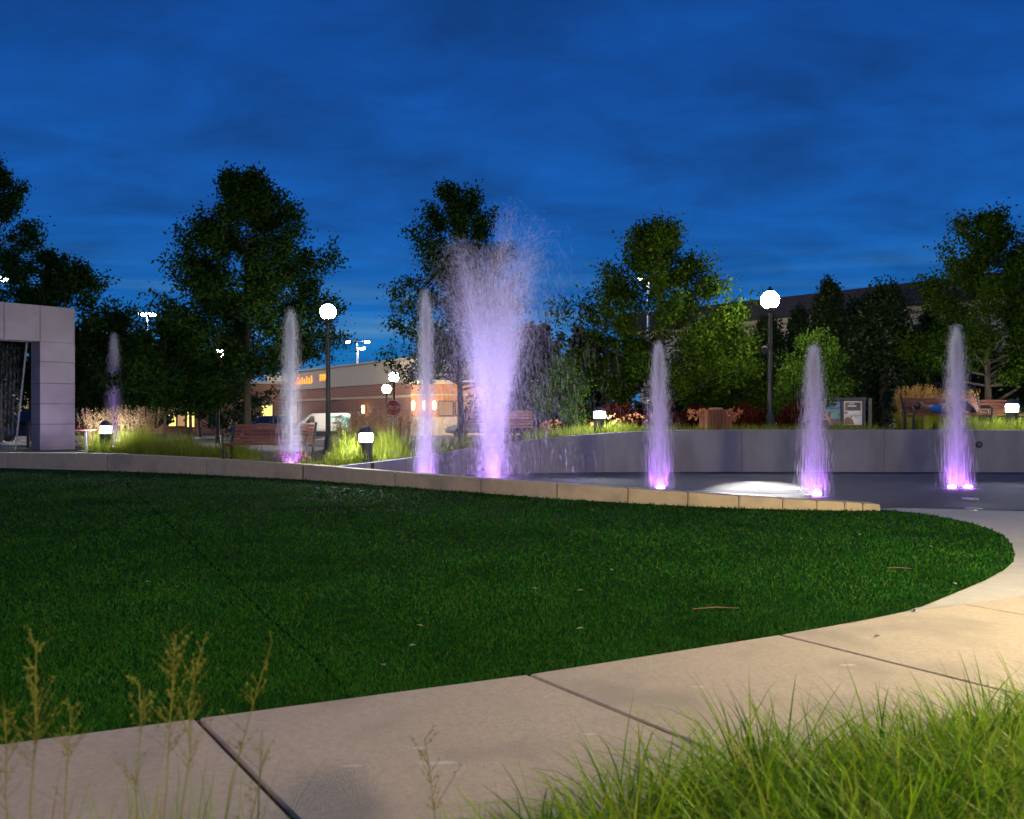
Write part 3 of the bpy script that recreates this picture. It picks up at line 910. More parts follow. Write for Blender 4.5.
mb.box((-pspan / 2, pdep / 2, (pin + ptop) / 2), (pspan - .04, pdep - .04, ptop - pin - .04))
mb.build('mortar_core', M['joint'], pt)

# =================================================================== WATER
def drops_mesh(name, p, vel, size, rng, stretch=2.6):
    """each drop: a three-sided spindle stretched along its flight"""
    n = len(p)
    a = vel / (np.linalg.norm(vel, axis=1)[:, None] + 1e-9)
    r = rng.normal(size=(n, 3)); b = np.cross(a, r); b /= np.linalg.norm(b, axis=1)[:, None] + 1e-9
    c = np.cross(a, b)
    s = size[:, None]
    stretch = np.broadcast_to(np.asarray(stretch, dtype=float), (n,))[:, None]
    v = np.empty((n, 5, 3))
    v[:, 0] = p - a * s * stretch; v[:, 4] = p + a * s * stretch
    for k in range(3):
        an = 2 * PI * k / 3
        v[:, 1 + k] = p + (b * math.cos(an) + c * math.sin(an)) * s
    tri = np.array([[0, 2, 1], [0, 3, 2], [0, 1, 3], [4, 1, 2], [4, 2, 3], [4, 3, 1]])
    f = (np.arange(n) * 5)[:, None, None] + tri[None]
    return np_mesh(name, v.reshape(-1, 3), f.reshape(-1, 3))

GR = 9.81
def ballistic(n, h, sig, rng, az=None, tilt=0.0, hj=0.05, r0=0.02, drift=(0, 0), wob=0.02, fall=0.0):
    v0 = np.sqrt(2 * GR * h * np.clip(1 - np.abs(rng.normal(size=n)) * hj, .3, 1.0))
    tx = rng.normal(size=n) * sig; ty = rng.normal(size=n) * sig
    if az is not None:
        tx += math.cos(az) * tilt; ty += math.sin(az) * tilt
    T = 2 * v0 / GR
    t = rng.uniform(0, 1, n) * T
    vx, vy = v0 * np.tan(tx), v0 * np.tan(ty)
    late = fall * np.clip(t / T - .45, 0, 1) ** 1.2
    x = vx * t + drift[0] * t ** 2 + rng.normal(size=n) * (r0 + wob * t + late)
    y = vy * t + drift[1] * t ** 2 + rng.normal(size=n) * (r0 + wob * t + late)
    z = v0 * t - .5 * GR * t * t
    return np.stack([x, y, z], 1), np.stack([vx, vy, v0 - GR * t], 1), t / T

def make_jet(label, px, D, ytop, z0, n=27000, seed=1, power=JET_W, lens=1, spread=0.021, fall=.18):
    rng = np.random.default_rng(seed)
    h = Z(ytop, D) - z0
    t = thing('water_jet', label, 'water jet', (P(px, D), D, z0), 0, 'fountain jets')
    ps, vs, fr = [], [], []
    for k in range(9):                                    # bundles inside the jet
        az = rng.uniform(0, 2 * PI)
        p, v, f = ballistic(n // 9, h * rng.uniform(.90, 1.0), spread * .22, rng, az, spread * rng.uniform(.05, .30), .09, .018, wob=.016, fall=fall)
        ps.append(p); vs.append(v); fr.append(f)
    p = np.concatenate(ps); v = np.concatenate(vs); f = np.concatenate(fr)
    keep = rng.uniform(0, 1, len(p)) < np.where(f > .5, 1.0 - 0.25 * (f - .5) * 2, 1.0) * np.clip(1.25 - np.abs(f - .5) * -0.0 - .5 * np.exp(-((f - .5) / .14) ** 2), 0, 1)
    p, v, f = p[keep], v[keep], f[keep]
    p[:, 2] = np.maximum(p[:, 2], .015)
    size = (.0045 + .010 * f) * rng.uniform(.7, 1.3, len(p))
    link('spray', drops_mesh('spray', p, v, size, rng, 3.0 + .9 * np.abs(v[:, 2])), M['water'], t)
    nz = MB().lathe([(.16, -.02), (.16, .012), (.10, .022), (.05, .03), (.05, .05)], 18).build('nozzle', M['dark_metal'], t)
    for s in ((0,) if lens == 1 else (-.16, .16)):
        MB().lathe([(.075, .03), (.075, .05), (.045, .06)], 14).build('lamp_lens', M['jet_lens'], nz, loc=(s, -.15, 0))
    for s in (-.14, .14):
        ld = bpy.data.lights.new('fountain_spot', 'SPOT')
        ld.energy = power; ld.color = (.46, .12, 1.0); ld.spot_size = R(46); ld.spot_blend = .6; ld.shadow_soft_size = .05
        lo = bpy.data.objects.new('fountain_spot', ld); COL.objects.link(lo)
        lo.parent = t; lo.location = (s, -.05, .07); lo.rotation_euler = (R(180), 0, 0)
        lo.rotation_euler = (R(180), R(9) * (1 if s > 0 else -1), 0)
    return t

make_jet('tall thin purple water jet left of the big fan shaped spray', 426, 18.0, 288, 0.0, seed=21, fall=.11)
make_jet('purple water jet in front of the red slatted bench at the left', 291, 19.75, 305, bedz(P(291, 19.75), 19.75), seed=22)
make_jet('faint violet water jet beside the stone portal, leftmost of the jets', 114, 28.5, 331, bedz(P(114, 28.5), 28.5), seed=23, power=JET_W * .6)
make_jet('purple water jet in front of the bushy tree right of the big spray', 659, 16.7, 337, 0.0, seed=24)
make_jet('purple water jet before the information board, one bright lens at its foot', 814, 15.3, 341, 0.0, seed=25)
make_jet('rightmost purple water jet with two glowing lenses at its foot', 956, 16.9, 323, 0.0, seed=26, lens=2)

def make_plume():
    rng = np.random.default_rng(31)
    D = 17.3
    t = thing('fountain_plume', 'tall central fan of pale violet spray, the largest water plume of the fountain', 'water jet', (P(493, D), D, 0))
    ps, vs, sz = [], [], []
    streams = [(i * 2.39996, rng.uniform(.02, .105), rng.uniform(3.4, 5.1)) for i in range(22)]
    streams += [(R(178), .070, 5.1), (R(182), .078, 5.0), (R(200), .07, 5.0), (R(0), .018, 5.7), (R(10), .030, 5.85), (R(30), .024, 5.8), (R(350), .072, 5.6), (R(8), .085, 5.5), (R(0), .10, 5.3), (R(190), .12, 4.3)]
    for az, tilt, h in streams:
        n = 3000
        p, v, f = ballistic(n, h, .012, rng, az, tilt, .20, .035, wob=.05, fall=.5)
        p[:, 0] += math.cos(az) * .07; p[:, 1] += math.sin(az) * .07
        keep = rng.uniform(0, 1, n) < np.where(f > .52, .07, 1.0) * np.clip(1.0 - .85 * f, 0, 1)
        ps.append(p[keep]); vs.append(v[keep]); sz.append((.008 + .024 * f[keep]) * rng.uniform(.7, 1.3, keep.sum()))
    # fine mist falling round the column
    n = 45000
    p, v, f = ballistic(n, 4.9, .035, rng, hj=.30, r0=.2, wob=.16, drift=(.02, 0), fall=1.1)
    mist = drops_mesh('mist', np.abs(p) * np.where(p < 0, np.array([-1, -1, 1]), 1), v, rng.uniform(.015, .034, n), rng, 2.2)
    p = np.concatenate(ps); v = np.concatenate(vs); s = np.concatenate(sz)
    p[:, 2] = np.abs(p[:, 2])
    link('spray', drops_mesh('spray', p, v, s, rng, 2.6 + 1.0 * np.abs(v[:, 2])), M['plume'], t)
    link('mist', mist, M['mist'], t)
    nz = MB().lathe([(.34, -.02), (.34, .015), (.27, .03), (.27, .06), (.18, .06), (.18, .03)], 24).build('nozzle', M['dark_metal'], t)
    for k in range(6):
        a = k * PI / 3 + .7
        MB().lathe([(.06, .03), (.06, .05), (.04, .06)], 12).build('lamp_lens', M['jet_lens'], nz, loc=(.42 * math.cos(a), .42 * math.sin(a), 0))
        ld = bpy.data.lights.new('fountain_spot', 'SPOT')
        ld.energy = PLUME_W; ld.color = (.52, .34, 1.0); ld.spot_size = R(21); ld.spot_blend = .9; ld.shadow_soft_size = .06
        lo = bpy.data.objects.new('fountain_spot', ld); COL.objects.link(lo)
        lo.parent = t; lo.location = (.30 * math.cos(a), .30 * math.sin(a), .08); lo.rotation_euler = (R(180), 0, 0)
    ld = bpy.data.lights.new('fountain_spot', 'SPOT')
    ld.energy = PLUME_W * .12; ld.color = (.66, .42, 1.0); ld.spot_size = R(60); ld.spot_blend = .7; ld.shadow_soft_size = .06
    lo = bpy.data.objects.new('fountain_spot', ld); COL.objects.link(lo); lo.parent = t; lo.location = (0, -.18, .08); lo.rotation_euler = (R(180), 0, 0)
    for a in (R(168), R(-6), R(95), R(-88)):                 # floor spots added round the plume to brighten its upper half
        x, y = 1.7 * math.cos(a), .95 * math.sin(a)
        hs = MB().lathe([(.11, -.02), (.11, .03), (.085, .045)], 14).build('added_floor_spot', M['dark_metal'], t, loc=(x, y, 0))
        MB().lathe([(.075, .0455), (.06, .055)], 14).build('lamp_lens', M['jet_lens'], hs)
        ld = bpy.data.lights.new('fountain_spot', 'SPOT')
        ld.energy = PLUME_ADDED_SIDE; ld.color = (.54, .40, 1.0); ld.spot_size = R(44); ld.spot_blend = .9; ld.shadow_soft_size = .06
        lo = bpy.data.objects.new('fountain_spot', ld); COL.objects.link(lo); lo.parent = t; lo.location = (x, y, .10)
        lo.rotation_euler = Vector((-x, -y, 3.7)).to_track_quat('-Z', 'Y').to_euler()
make_plume()

# water falling inside the portal
def portal_water():
    rng = np.random.default_rng(41)
    t = thing('water_curtain', 'thin strands of water falling through the opening of the stone portal', 'water curtain', (P(75, PD), PD, pz), R(50))
    ps = []
    n = 5000
    u = rng.uniform(0, 1, n)
    ps.append(np.stack([-pw - .28 - .34 * u + rng.normal(size=n) * .012, .28 + rng.normal(size=n) * .02, pin * (1 - u) - .06], 1))
    n = 3500
    x = rng.uniform(-pspan + pw + .1, -pw - .5, n)
    x = np.round(x * 9) / 9 + rng.normal(size=n) * .02
    u = rng.uniform(0, 1, n) ** .7
    ps.append(np.stack([x - .1 * u, .25 + rng.normal(size=n) * .05, (pin - .1) * (1 - u)], 1))
    p = np.concatenate(ps); p[:, 2] = np.clip(p[:, 2], .02, pin - .02)
    v = np.tile(np.array([[-.1, 0, -1.0]]), (len(p), 1))
    link('spray', drops_mesh('spray', p, v, rng.uniform(.003, .007, len(p)), rng, 14.0), M['water'], t)
portal_water()

# =================================================================== LAMPS
ux, ud = P(66, 24.4), 24.4
up_ = thing('added_uplight', 'small added purple light hidden in the bed to tint the stone portal', 'ground light', (ux, ud, bedz(ux, ud) - .10))  # unseen lamp added to turn the portal front purple
MB().lathe([(.09, -.08), (.09, .05), (.075, .06)], 14).build('housing', M['dark_metal'], up_)
MB().lathe([(.065, .0605), (.05, .075)], 14).build('lamp_lens', M['jet_lens'], up_)
ld = bpy.data.lights.new('added_uplight_beam', 'SPOT'); ld.energy = 260; ld.color = (.42, .28, 1.0); ld.spot_size = R(110); ld.spot_blend = .8; ld.shadow_soft_size = .05
lo = bpy.data.objects.new('added_uplight_beam', ld); COL.objects.link(lo); lo.parent = up_; lo.location = (0, 0, .12)
lo.rotation_euler = Vector((-.7, 1.5, 1.6)).to_track_quat('-Z', 'Y').to_euler()

def lamp_post(label, x, y, z0, zhead, mat, rg=.30, name='street_lamp', group='post top lamps in the park'):
    h = zhead - z0
    t = thing(name, label, 'street lamp', (x, y, z0), 0, group)
    MB().lathe([(.17, -.1), (.17, .12), (.13, .18), (.13, .42), (.085, .50), (.075, .6), (.06, h - rg - .18), (.075, h - rg - .16), (.075, h - rg - .10)], 14).build('post', M['black_metal'], t, smooth=True)
    MB().lathe([(.06, h - rg - .12), (.12, h - rg - .08), (.16, h - rg - .02), (.17, h - rg + .03)], 14).build('collar', M['black_metal'], t, smooth=True)
    prof = [(.14, h - rg + .031)] + [(rg * math.sin(a), h - rg * math.cos(a)) for a in np.linspace(.62, PI - .45, 9)]
    MB().lathe(prof, 18).build('globe', mat, t, smooth=True)
    rt = rg * math.sin(PI - .45); zt = h - rg * math.cos(PI - .45)
    MB().lathe([(rt + .02, zt + .002), (rt + .01, zt + .03), (.05, zt + .09), (.02, zt + .16)], 14).build('cap', M['black_metal'], t, smooth=True)
    return t

lamp_post('lit globe lamp on a black post behind the left bench and white van', P(328, 25), 25, bedz(P(328, 25), 25), Z(312, 25), M['globe'], .23)
lamp_post('lit globe lamp on a tall black post rising behind the grey basin wall', P(770, 24.3), 24.3, bedz(P(770, 24.3), 24.3), Z(300, 24.3), M['globe'], .26)
lamp_post('distant lit globe lamp half hidden in the leaves of the big left tree', P(218, 40), 40, -.02, Z(353, 40), M['globe_far'], .24)
lamp_post('distant lit globe lamp above the stop sign, the higher of two', P(394, 52), 52, -.02, Z(377, 52), M['globe_far'], .30)
lamp_post('distant lit globe lamp above the stop sign, the lower of two', P(386.5, 57), 57, -.02, Z(389, 57), M['globe_far'], .30)
lamp_post('small far lamp shining through the central spray', P(494, 57), 57, -.02, Z(397, 57), M['globe_far'], .2)
lamp_post('small far lamp shining between the tree trunks at the left', P(199, 56), 56, -.02, Z(397, 56), M['globe_far'], .16)
lamp_post('small white far lamp showing through the opening of the stone portal', P(34.5, 48), 48, -.02, Z(386, 48), M['globe_far'], .2)
lamp_post('near lamp post behind the camera on the soil bed', 0.54, -3.8, 0, 3.15, M['globe_near'], .09, group='lamps near the sidewalk')
lamp_post('near lamp post to the right of the sidewalk beyond the picture edge', 5.25, 5.15, 0, 2.35, M['globe_right'], .2, group='lamps near the sidewalk')

def lot_light(label, x, y, z, heads, w=.55):
    t = thing('parking_lot_light', label, 'lamp', (x, y, -.02), 0, 'tall floodlights of the car park')
    MB().lathe([(.25, -.1), (.25, .6), (.10, .62), (.075, z - .05)], 10).build('pole', M['steel'], t)
    for (dx, dz) in heads:
        mb = MB(); mb.box((dx, 0, z + dz + .09), (w, .5, .12)); mb.box((dx / 2, 0, z + dz + .06), (abs(dx) + .05, .08, .07))
        hd = mb.build('lamp_head', M['dark_metal'], t, bevel=.02)
        MB().lathe([(w * .30, z + dz - .14), (w * .42, z + dz - .06), (w * .45, z + dz + .028)], 12).build('lens', M['lot_head'], hd, loc=(dx, 0, 0))
lot_light('tall car park floodlight with three heads above the restaurant roof', P(357.5, 85), 85, Z(343, 85), [(-.95, .15), (.95, .15), (.5, -.5)])
lot_light('tall car park floodlight with two heads in the gap between the left trees', P(147, 80), 80, Z(314, 80), [(-.45, 0), (.5, 0)], .8)
lot_light('tall car park floodlight with two heads showing through the bushy tree right of the spray', P(648, 62), 62, Z(279, 62), [(-.55, .05), (.55, -.05)], .5)

lot_light('added car park floodlight behind the tree at the left picture edge', P(-6, 50), 50, 9.5, [(-.5, 0), (.5, 0)], .8)  # extra pole added to brighten the restaurant front

def bollard(label, px, D, ybot_z=None, h=.80, strength=None):
    x = P(px, D); z0 = bedz(x, D)
    t = thing('bollard_light', label, 'bollard light', (x, D, z0), 0, 'lit bollards in the planting beds')
    r = .155
    MB().lathe([(r, -.1), (r, h * .60), (r - .02, h * .605)], 20).build('body', M['black_metal'], t, smooth=True)
    MB().lathe([(r - .012, h * .606), (r - .004, h * .63), (r - .004, h * .79), (r - .02, h * .82)], 20).build('lens', M['bollard_lens'], t, smooth=True)
    MB().lathe([(r + .02, h * .821), (r + .02, h * .85), (r * .85, h * .93), (r * .45, h * .985), (.02, h)], 20).build('cap', M['dark_metal'], t, smooth=True)
bollard('lit bollard in the grass beside the stone portal', 105.5, 24.7, h=.92)
bollard('lit bollard in bright grass to the right of the left bench', 366, 19.8, h=.90)
bollard('lit bollard on the grey wall top between burgundy shrubs', 599.5, 22.6, h=.76)
bollard('lit bollard at the far right beside the trunk of the maple', 1012, 23.4, h=.9)

# added white flood on the lamp post, put in to brighten the wet floor
hx, hd = P(770, 24.3) - .22, 24.1
fl = thing('added_flood', 'small added flood light on the tall lamp post, brightening the wet floor', 'flood light', (hx, hd, 3.3))
aim = Vector((4.85, 16.5, 0)) - Vector((hx, hd, 3.3))
q = aim.to_track_quat('-Z', 'Y')
hb = MB().lathe([(.06, .12), (.09, .10), (.10, -.06), (.10, -.08)], 14); hb.v = [tuple(q @ Vector(p)) for p in hb.v]
hb.build('housing', M['black_metal'], fl, smooth=True)
MB().box((.12, .1, .02), (.26, .06, .05), rz=.7).build('bracket', M['black_metal'], fl)
ld = bpy.data.lights.new('added_flood_beam', 'SPOT'); ld.energy = ADDED_FLOOD; ld.color = (1.0, .96, .90); ld.spot_size = R(16); ld.spot_blend = .9; ld.shadow_soft_size = .06
lo = bpy.data.objects.new('added_flood_beam', ld); COL.objects.link(lo); lo.parent = fl; lo.location = aim.normalized() * .12
lo.rotation_euler = q.to_euler()
# pale sheet shaped and coloured as the pool of white light there
rngf = np.random.default_rng(3)
def painted_light_pool(cx, cyy, rx, ry, seed):
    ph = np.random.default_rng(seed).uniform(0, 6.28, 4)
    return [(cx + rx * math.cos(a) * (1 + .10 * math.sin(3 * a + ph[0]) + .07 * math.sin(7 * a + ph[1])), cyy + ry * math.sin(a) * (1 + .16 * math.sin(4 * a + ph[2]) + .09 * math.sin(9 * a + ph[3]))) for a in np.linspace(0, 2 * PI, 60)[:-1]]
fo = sheet('painted_light_pool', painted_light_pool(0, 0, 1.6, .95, 1), 0.006, M['painted_light_pool']); fo.location = (4.75, 16.1, 0)

# floor plates near the right jet
for lab, px, py in (('bright steel plate in the wet floor in front of the rightmost jet', 970, 499.3), ('slanted steel strip on the dry walk before the rightmost jet', 974, 509.5)):
    x, d = G(px, py)
    o = MB().lathe([(.14, -.01), (.14, .012), (.12, .02)], 18).build('floor_plate', M['steel'], None, loc=(x, d, 0))
    tag(o, lab, 'floor plate')

# =================================================================== TREES
G1 = 'trees round the fountain'
def bt(px, D): return (P(px, D), D, bedz(P(px, D), D) if D < 36 else -.03)
def hgt(ytop, loc): return Z(ytop, loc[1]) - loc[2]
l = bt(247, 30); make_tree('big dark oval maple rising behind the left bench', l, hgt(174, l), 2.9, 3.35, 61200, M['leaf_dark'], 0.133, 101, G1, nprim=48, prof=([0, .15, .4, .65, .85, 1], [.8, 1.0, .92, .66, .36, .1]))
l = bt(-2, 33); make_tree('tall dark tree cut off by the left picture edge behind the portal', l, hgt(160, l), 2.5, 2.6, 25200, M['leaf_dark'], 0.141, 102, G1, nprim=34)
l = bt(66, 31); make_tree('dark rounded tree directly behind the stone portal pier', l, hgt(256, l), 1.6, 2.5, 28800, M['leaf_dark'], 0.141, 103, G1, nprim=34, prof=([0, .2, .5, .8, 1], [.8, 1, 1, .7, .2]))
l = bt(165, 28.5); make_tree('small dark tree with a straight trunk right of the left bollard', l, hgt(322, l), 1.35, 1.75, 15300, M['leaf_dark'], 0.118, 104, G1, nprim=24)
l = bt(190, 30.5); make_tree('slim tree with a thin dark trunk between two others left of the bench', l, hgt(318, l), 1.5, 1.7, 14400, M['leaf_dark'], 0.118, 105, G1, nprim=24)
l = bt(119, 34); make_tree('dark tree behind the leftmost violet jet', l, hgt(318, l), 1.1, 1.9, 16200, M['leaf_dark'], 0.133, 106, G1, nprim=26)
l = bt(461, 32); make_tree('tall loose tree behind the central spray', l, hgt(189, l), 2.6, 3.25, 30600, M['leaf_dark'], 0.141, 107, G1, nprim=34, lean=(-.15, 0), prof=([0, .1, .3, .5, .62, .8, 1], [.75, 1.0, .95, .62, .55, .58, .12]))
l = bt(660, 27.5); make_tree('bushy dense maple to the right of the central spray', l, hgt(224, l), 1.0, 2.75, 43200, M['leaf_mid'], 0.118, 108, G1, nprim=42, prof=([0, .15, .4, .62, .82, 1], [.85, 1.0, .96, .74, .42, .15]))
l = bt(815, 26.2); make_tree('small bright green tree behind the information board', l, hgt(334, l), .35, 1.15, 17100, M['leaf_bright'], 0.081, 109, G1, nprim=30, prof=([0, .2, .5, .8, 1], [.8, 1, .95, .6, .15]))
l = bt(561, 25.2); make_tree('small pale green tree behind the mist right of the spray', l, hgt(360, l), .4, .85, 9000, M['leaf_bright'], 0.074, 110, G1, nprim=22)
l = bt(988, 26.5); make_tree('yellow green lit maple with a forked trunk at the right edge', l, hgt(214, l), 1.7, 2.45, 30600, M['leaf_mid'], 0.118, 111, G1, nprim=38, fork=True, trunk_r=.115, prof=([0, .12, .3, .6, .85, 1], [.7, 1.0, .98, .72, .42, .1]))
l = bt(728, 30); make_tree('dense dark green tree filling the gap left of the tall lamp post', l, hgt(322, l), .5, 1.5, 16200, M['leaf_mid'], 0.111, 112, G1, nprim=26)
EG = 'evergreens before the dark roofed building'
for i, (px, D, yt, rp, lab) in enumerate([
        (829, 33, 284, 30, 'pointed dark evergreen rising highest behind the small bright tree'),
        (884, 31, 290, 46, 'broad dark evergreen between the board and the right maple'),
        (768, 34, 322, 34, 'rounded dark evergreen behind the tall lamp post'),
        (800, 35, 312, 26, 'narrow dark evergreen left of the pointed one'),
        (930, 33, 318, 34, 'dark evergreen behind the left side of the lit right maple'),
        (975, 34, 330, 36, 'dark evergreen behind the trunk of the lit right maple'),
        (1030, 33, 322, 40, 'dark evergreen cut off by the right picture edge'),
        (855, 35, 305, 26, 'slim dark evergreen just behind the information board')]):
    l = (P(px, D), D, bedz(P(px, D), D))
    make_evergreen(lab, l, hgt(yt, l), rp * D / FPX, 17000, M['leaf_ever'], .15, 200 + i, EG, power=.42 if rp > 40 else .55)
FG = 'dark trees far beyond the car park'
for i, (px, D, yt, r, lab) in enumerate([
        (540, 46, 326, 2.6, 'dim far tree beyond the mist right of the spray'),
        (585, 48, 330, 2.8, 'dim far tree left of the bushy maple'),
        (515, 54, 334, 2.8, 'dim far tree hidden in the central spray'),
        (625, 52, 322, 3.0, 'dim far tree behind the bushy maple'),
        (700, 50, 330, 2.6, 'dim far tree right of the bushy maple'),
        (85, 50, 332, 3.2, 'dim far tree behind the portal pier'),
        (30, 46, 318, 3.4, 'dim far tree seen through the portal opening'),
        (-40, 50, 310, 3.6, 'dim far tree beyond the left picture edge'),
        (135, 58, 336, 3.2, 'dim far tree under the two headed floodlight'),
        (228, 56, 340, 3.0, 'dim far tree behind the big left maple'),
        (1060, 45, 300, 3.2, 'dim far tree beyond the right picture edge')]):
    l = (P(px, D), D, -.03)
    make_tree(lab, l, hgt(yt, l), .9, r, 5500, M['leaf_far'], .34, 300 + i, FG, nprim=26, name='broadleaf_tree')

RG = 'burgundy shrubs along the wall top'
for i, (px, D, yt, rp, lab) in enumerate([
        (524, 26.0, 406, 22, 'burgundy shrub in the mist left of the pale small tree'),
        (571, 25.5, 405, 20, 'burgundy shrub left of the bollard on the grey wall'),
        (620, 25.0, 402, 25, 'burgundy shrub just behind the bollard on the grey wall'),
        (667, 25.2, 405, 24, 'burgundy shrub behind the first jet right of the spray'),
        (695, 26.0, 406, 18, 'burgundy shrub left of the slatted wooden bin'),
        (747, 24.9, 405, 24, 'burgundy shrub between the wooden bin and the tall lamp post'),
        (800, 24.8, 403, 26, 'burgundy shrub right of the tall lamp post')]):
    l = (P(px, D), D, bedz(P(px, D), D))
    make_shrub(lab, l, hgt(yt, l), rp * D / FPX, 3600, M['leaf_red'], .075, 400 + i, RG)

OG = 'golden ornamental grasses behind the right bench'
for i, (px, yt, lab) in enumerate([(905, 390, 'golden plumed grass clump, leftmost behind the right bench'), (923, 388, 'golden plumed grass clump above the person in blue'), (944, 391, 'golden plumed grass clump directly left of the rightmost jet'), (966, 393, 'golden plumed grass clump directly right of the rightmost jet')]):
    D = 25.0; l = (P(px, D), D, bedz(P(px, D), D))
    make_reed(lab, l, hgt(yt, l) * 1.15, .42, 110, M['plume_gold'], 500 + i, OG)
TG = 'tan feather grasses in the left beds'
for i, (px, D, yt, lab) in enumerate([
        (92, 25.5, 407, 'tan feather grass clump nearest the stone portal'), (112, 26.0, 404, 'tan feather grass clump behind the leftmost bollard'),
        (131, 25.5, 403, 'tan feather grass clump right of the leftmost jet'), (149, 26.2, 405, 'tan feather grass clump before the small straight tree'),
        (347, 23.0, 412, 'tan feather grass clump between the van and the second bollard'), (362, 23.6, 405, 'tan feather grass clump behind the second bollard'),
        (383, 23.0, 404, 'tan feather grass clump below the stop sign'), (408, 22.8, 410, 'tan feather grass clump left of the tall thin jet')]):
    l = (P(px, D), D, bedz(P(px, D), D))
    make_reed(lab, l, hgt(yt, l), .5, 70, M['plume_tan'], 520 + i, TG, leaf_h=.65)

# low grass in the beds: uncountable blades
def bed_grass():
    rng = np.random.default_rng(61)
    R_, L_ = [], []
    def patch(px0, px1, o0, o1, n, h0, h1):
        x0, x1 = [], []
        px = rng.uniform(px0, px1, n)
        for q in range(n):
            d = 21.0
            for _ in range(3):
                d = np.interp(P(px[q], d), WX, WD) + 0.0
            x0.append(P(px[q], d)); x1.append(d)
        x = np.array(x0); d = np.array(x1) + rng.uniform(o0, o1, n)
        z = np.array([bedz(a, b) for a, b in zip(x, d)])
        # tussocks
        c = np.sin(x * 5.1 + d * 2.3) + np.sin(x * 2.2 - d * 4.7)
        h = rng.uniform(h0, h1, n) * (1 + .22 * c)
        R_.append(np.stack([x, d, z - .02], 1)); L_.append(h)
    patch(78, 232, .15, 2.6, 5200, .22, .55)
    patch(100, 165, .5, 2.4, 1500, .4, .75)
    patch(318, 470, .12, 2.4, 6000, .18, .5)
    patch(325, 400, .6, 2.6, 2200, .4, .85)
    patch(230, 318, .1, .6, 900, .1, .28)
    patch(525, 640, .2, 2.4, 3400, .15, .42)
    patch(640, 900, .25, 2.2, 3500, .10, .30)
    patch(985, 1080, .25, 2.6, 1800, .2, .5)
    root = np.concatenate(R_); ln = np.concatenate(L_); n = len(root)
    v, f, _ = blade_strips(root, ln, rng.uniform(.008, .016, n), rng.uniform(0, 2 * PI, n), rng.uniform(.02, .4, n), rng.uniform(.2, 1.5, n))
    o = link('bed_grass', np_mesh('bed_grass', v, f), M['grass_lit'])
    tag(o, 'low arching grass lit yellow green around the bollards behind the walls', 'grass', kind='stuff')
    # flowers
    P_ = []
    for px0, px1, m, hh in ((688, 705, 30, .62), (726, 742, 24, .6), (590, 660, 40, .5), (540, 560, 18, .5)):
        px = rng.uniform(px0, px1, m); D = rng.uniform(22.6, 23.6, m)
        for a, b in zip(px, D):
            x = P(a, b); P_.append((x, b, bedz(x, b) + rng.uniform(.55, 1.0) * hh))
    pp = np.array(P_); pp = np.repeat(pp, 6, 0) + rng.normal(size=(len(pp) * 6, 3)) * .025
    v, f = leaf_quads(pp, .07, rng, aspect=.8)
    tag(link('bed_flowers', np_mesh('bed_flowers', v, f), M['flower']), 'yellow and orange flowers scattered along the top of the grey wall', 'flowers', kind='stuff')
    pp = np.array([(P(a, 19.8), 19.8 + rng.uniform(-.2, .3), 0) for a in rng.uniform(276, 306, 60)])
    pp[:, 2] = [bedz(a, b) + rng.uniform(.05, .3) for a, b, c in pp]
    pp = np.repeat(pp, 9, 0) + rng.normal(size=(len(pp) * 9, 3)) * .045
    v, f = leaf_quads(pp, .06, rng, aspect=.8)
    tag(link('pink_flowers', np_mesh('pink_flowers', v, f), M['flower_pink']), 'pale pink flowers under the left bench by the water jet', 'flowers', kind='stuff')
bed_grass()

# =================================================================== BENCHES, BIN, BOARD
def make_bench(label, px, D, rz=0.0, length=2.0):
    x = P(px, D)
    t = thing('park_bench', label, 'bench', (x, D, bedz(x, D)), rz, 'red slatted park benches')
    L = length
    mb = MB()
    for k in range(4):
        mb.box((0, -.30 + k * .125, .45 + .004 * k), (L, .10, .035))
    mb.build('seat', M['bench_wood'], t, bevel=.006)
    mb = MB()
    for k in range(5):
        mb.box((0, .17 + k * .035, .53 + k * .088), (L, .03, .074), rx=-.38)
    mb.build('backrest', M['bench_wood'], t, bevel=.006)
    for sx in (-1, 1):
        xx = sx * (L / 2 + .035)
        mb = MB()
        mb.box((xx, -.30, .19), (.05, .07, .50)); mb.box((xx, .14, .20), (.05, .07, .48))
        mb.box((xx, -.08, .425), (.05, .5, .05)); mb.box((xx, .255, .70), (.05, .05, .58), rx=-.38)
        mb.build('side_frame', M['black_metal'], t, bevel=.006)
        mb = MB(); mb.tube([(xx, -.33, .42), (xx, -.35, .62), (xx, -.30, .67), (xx, .16, .68)], .027, 8)
        mb.build('armrest', M['black_metal'], t, smooth=True)
    return t
make_bench('red slatted bench behind the low wall at the left, beside a purple jet', 270, 20.6, R(-5), 1.98)
make_bench('red slatted bench behind the central spray', 500, 24.2, R(4), 1.9)
make_bench('brown bench behind the grey wall with a person in blue lying on it', 946, 23.3, R(3), 2.1)
make_bench('bench at the right edge half hidden by the maple trunk', 1003, 25.5, R(3), 1.3)

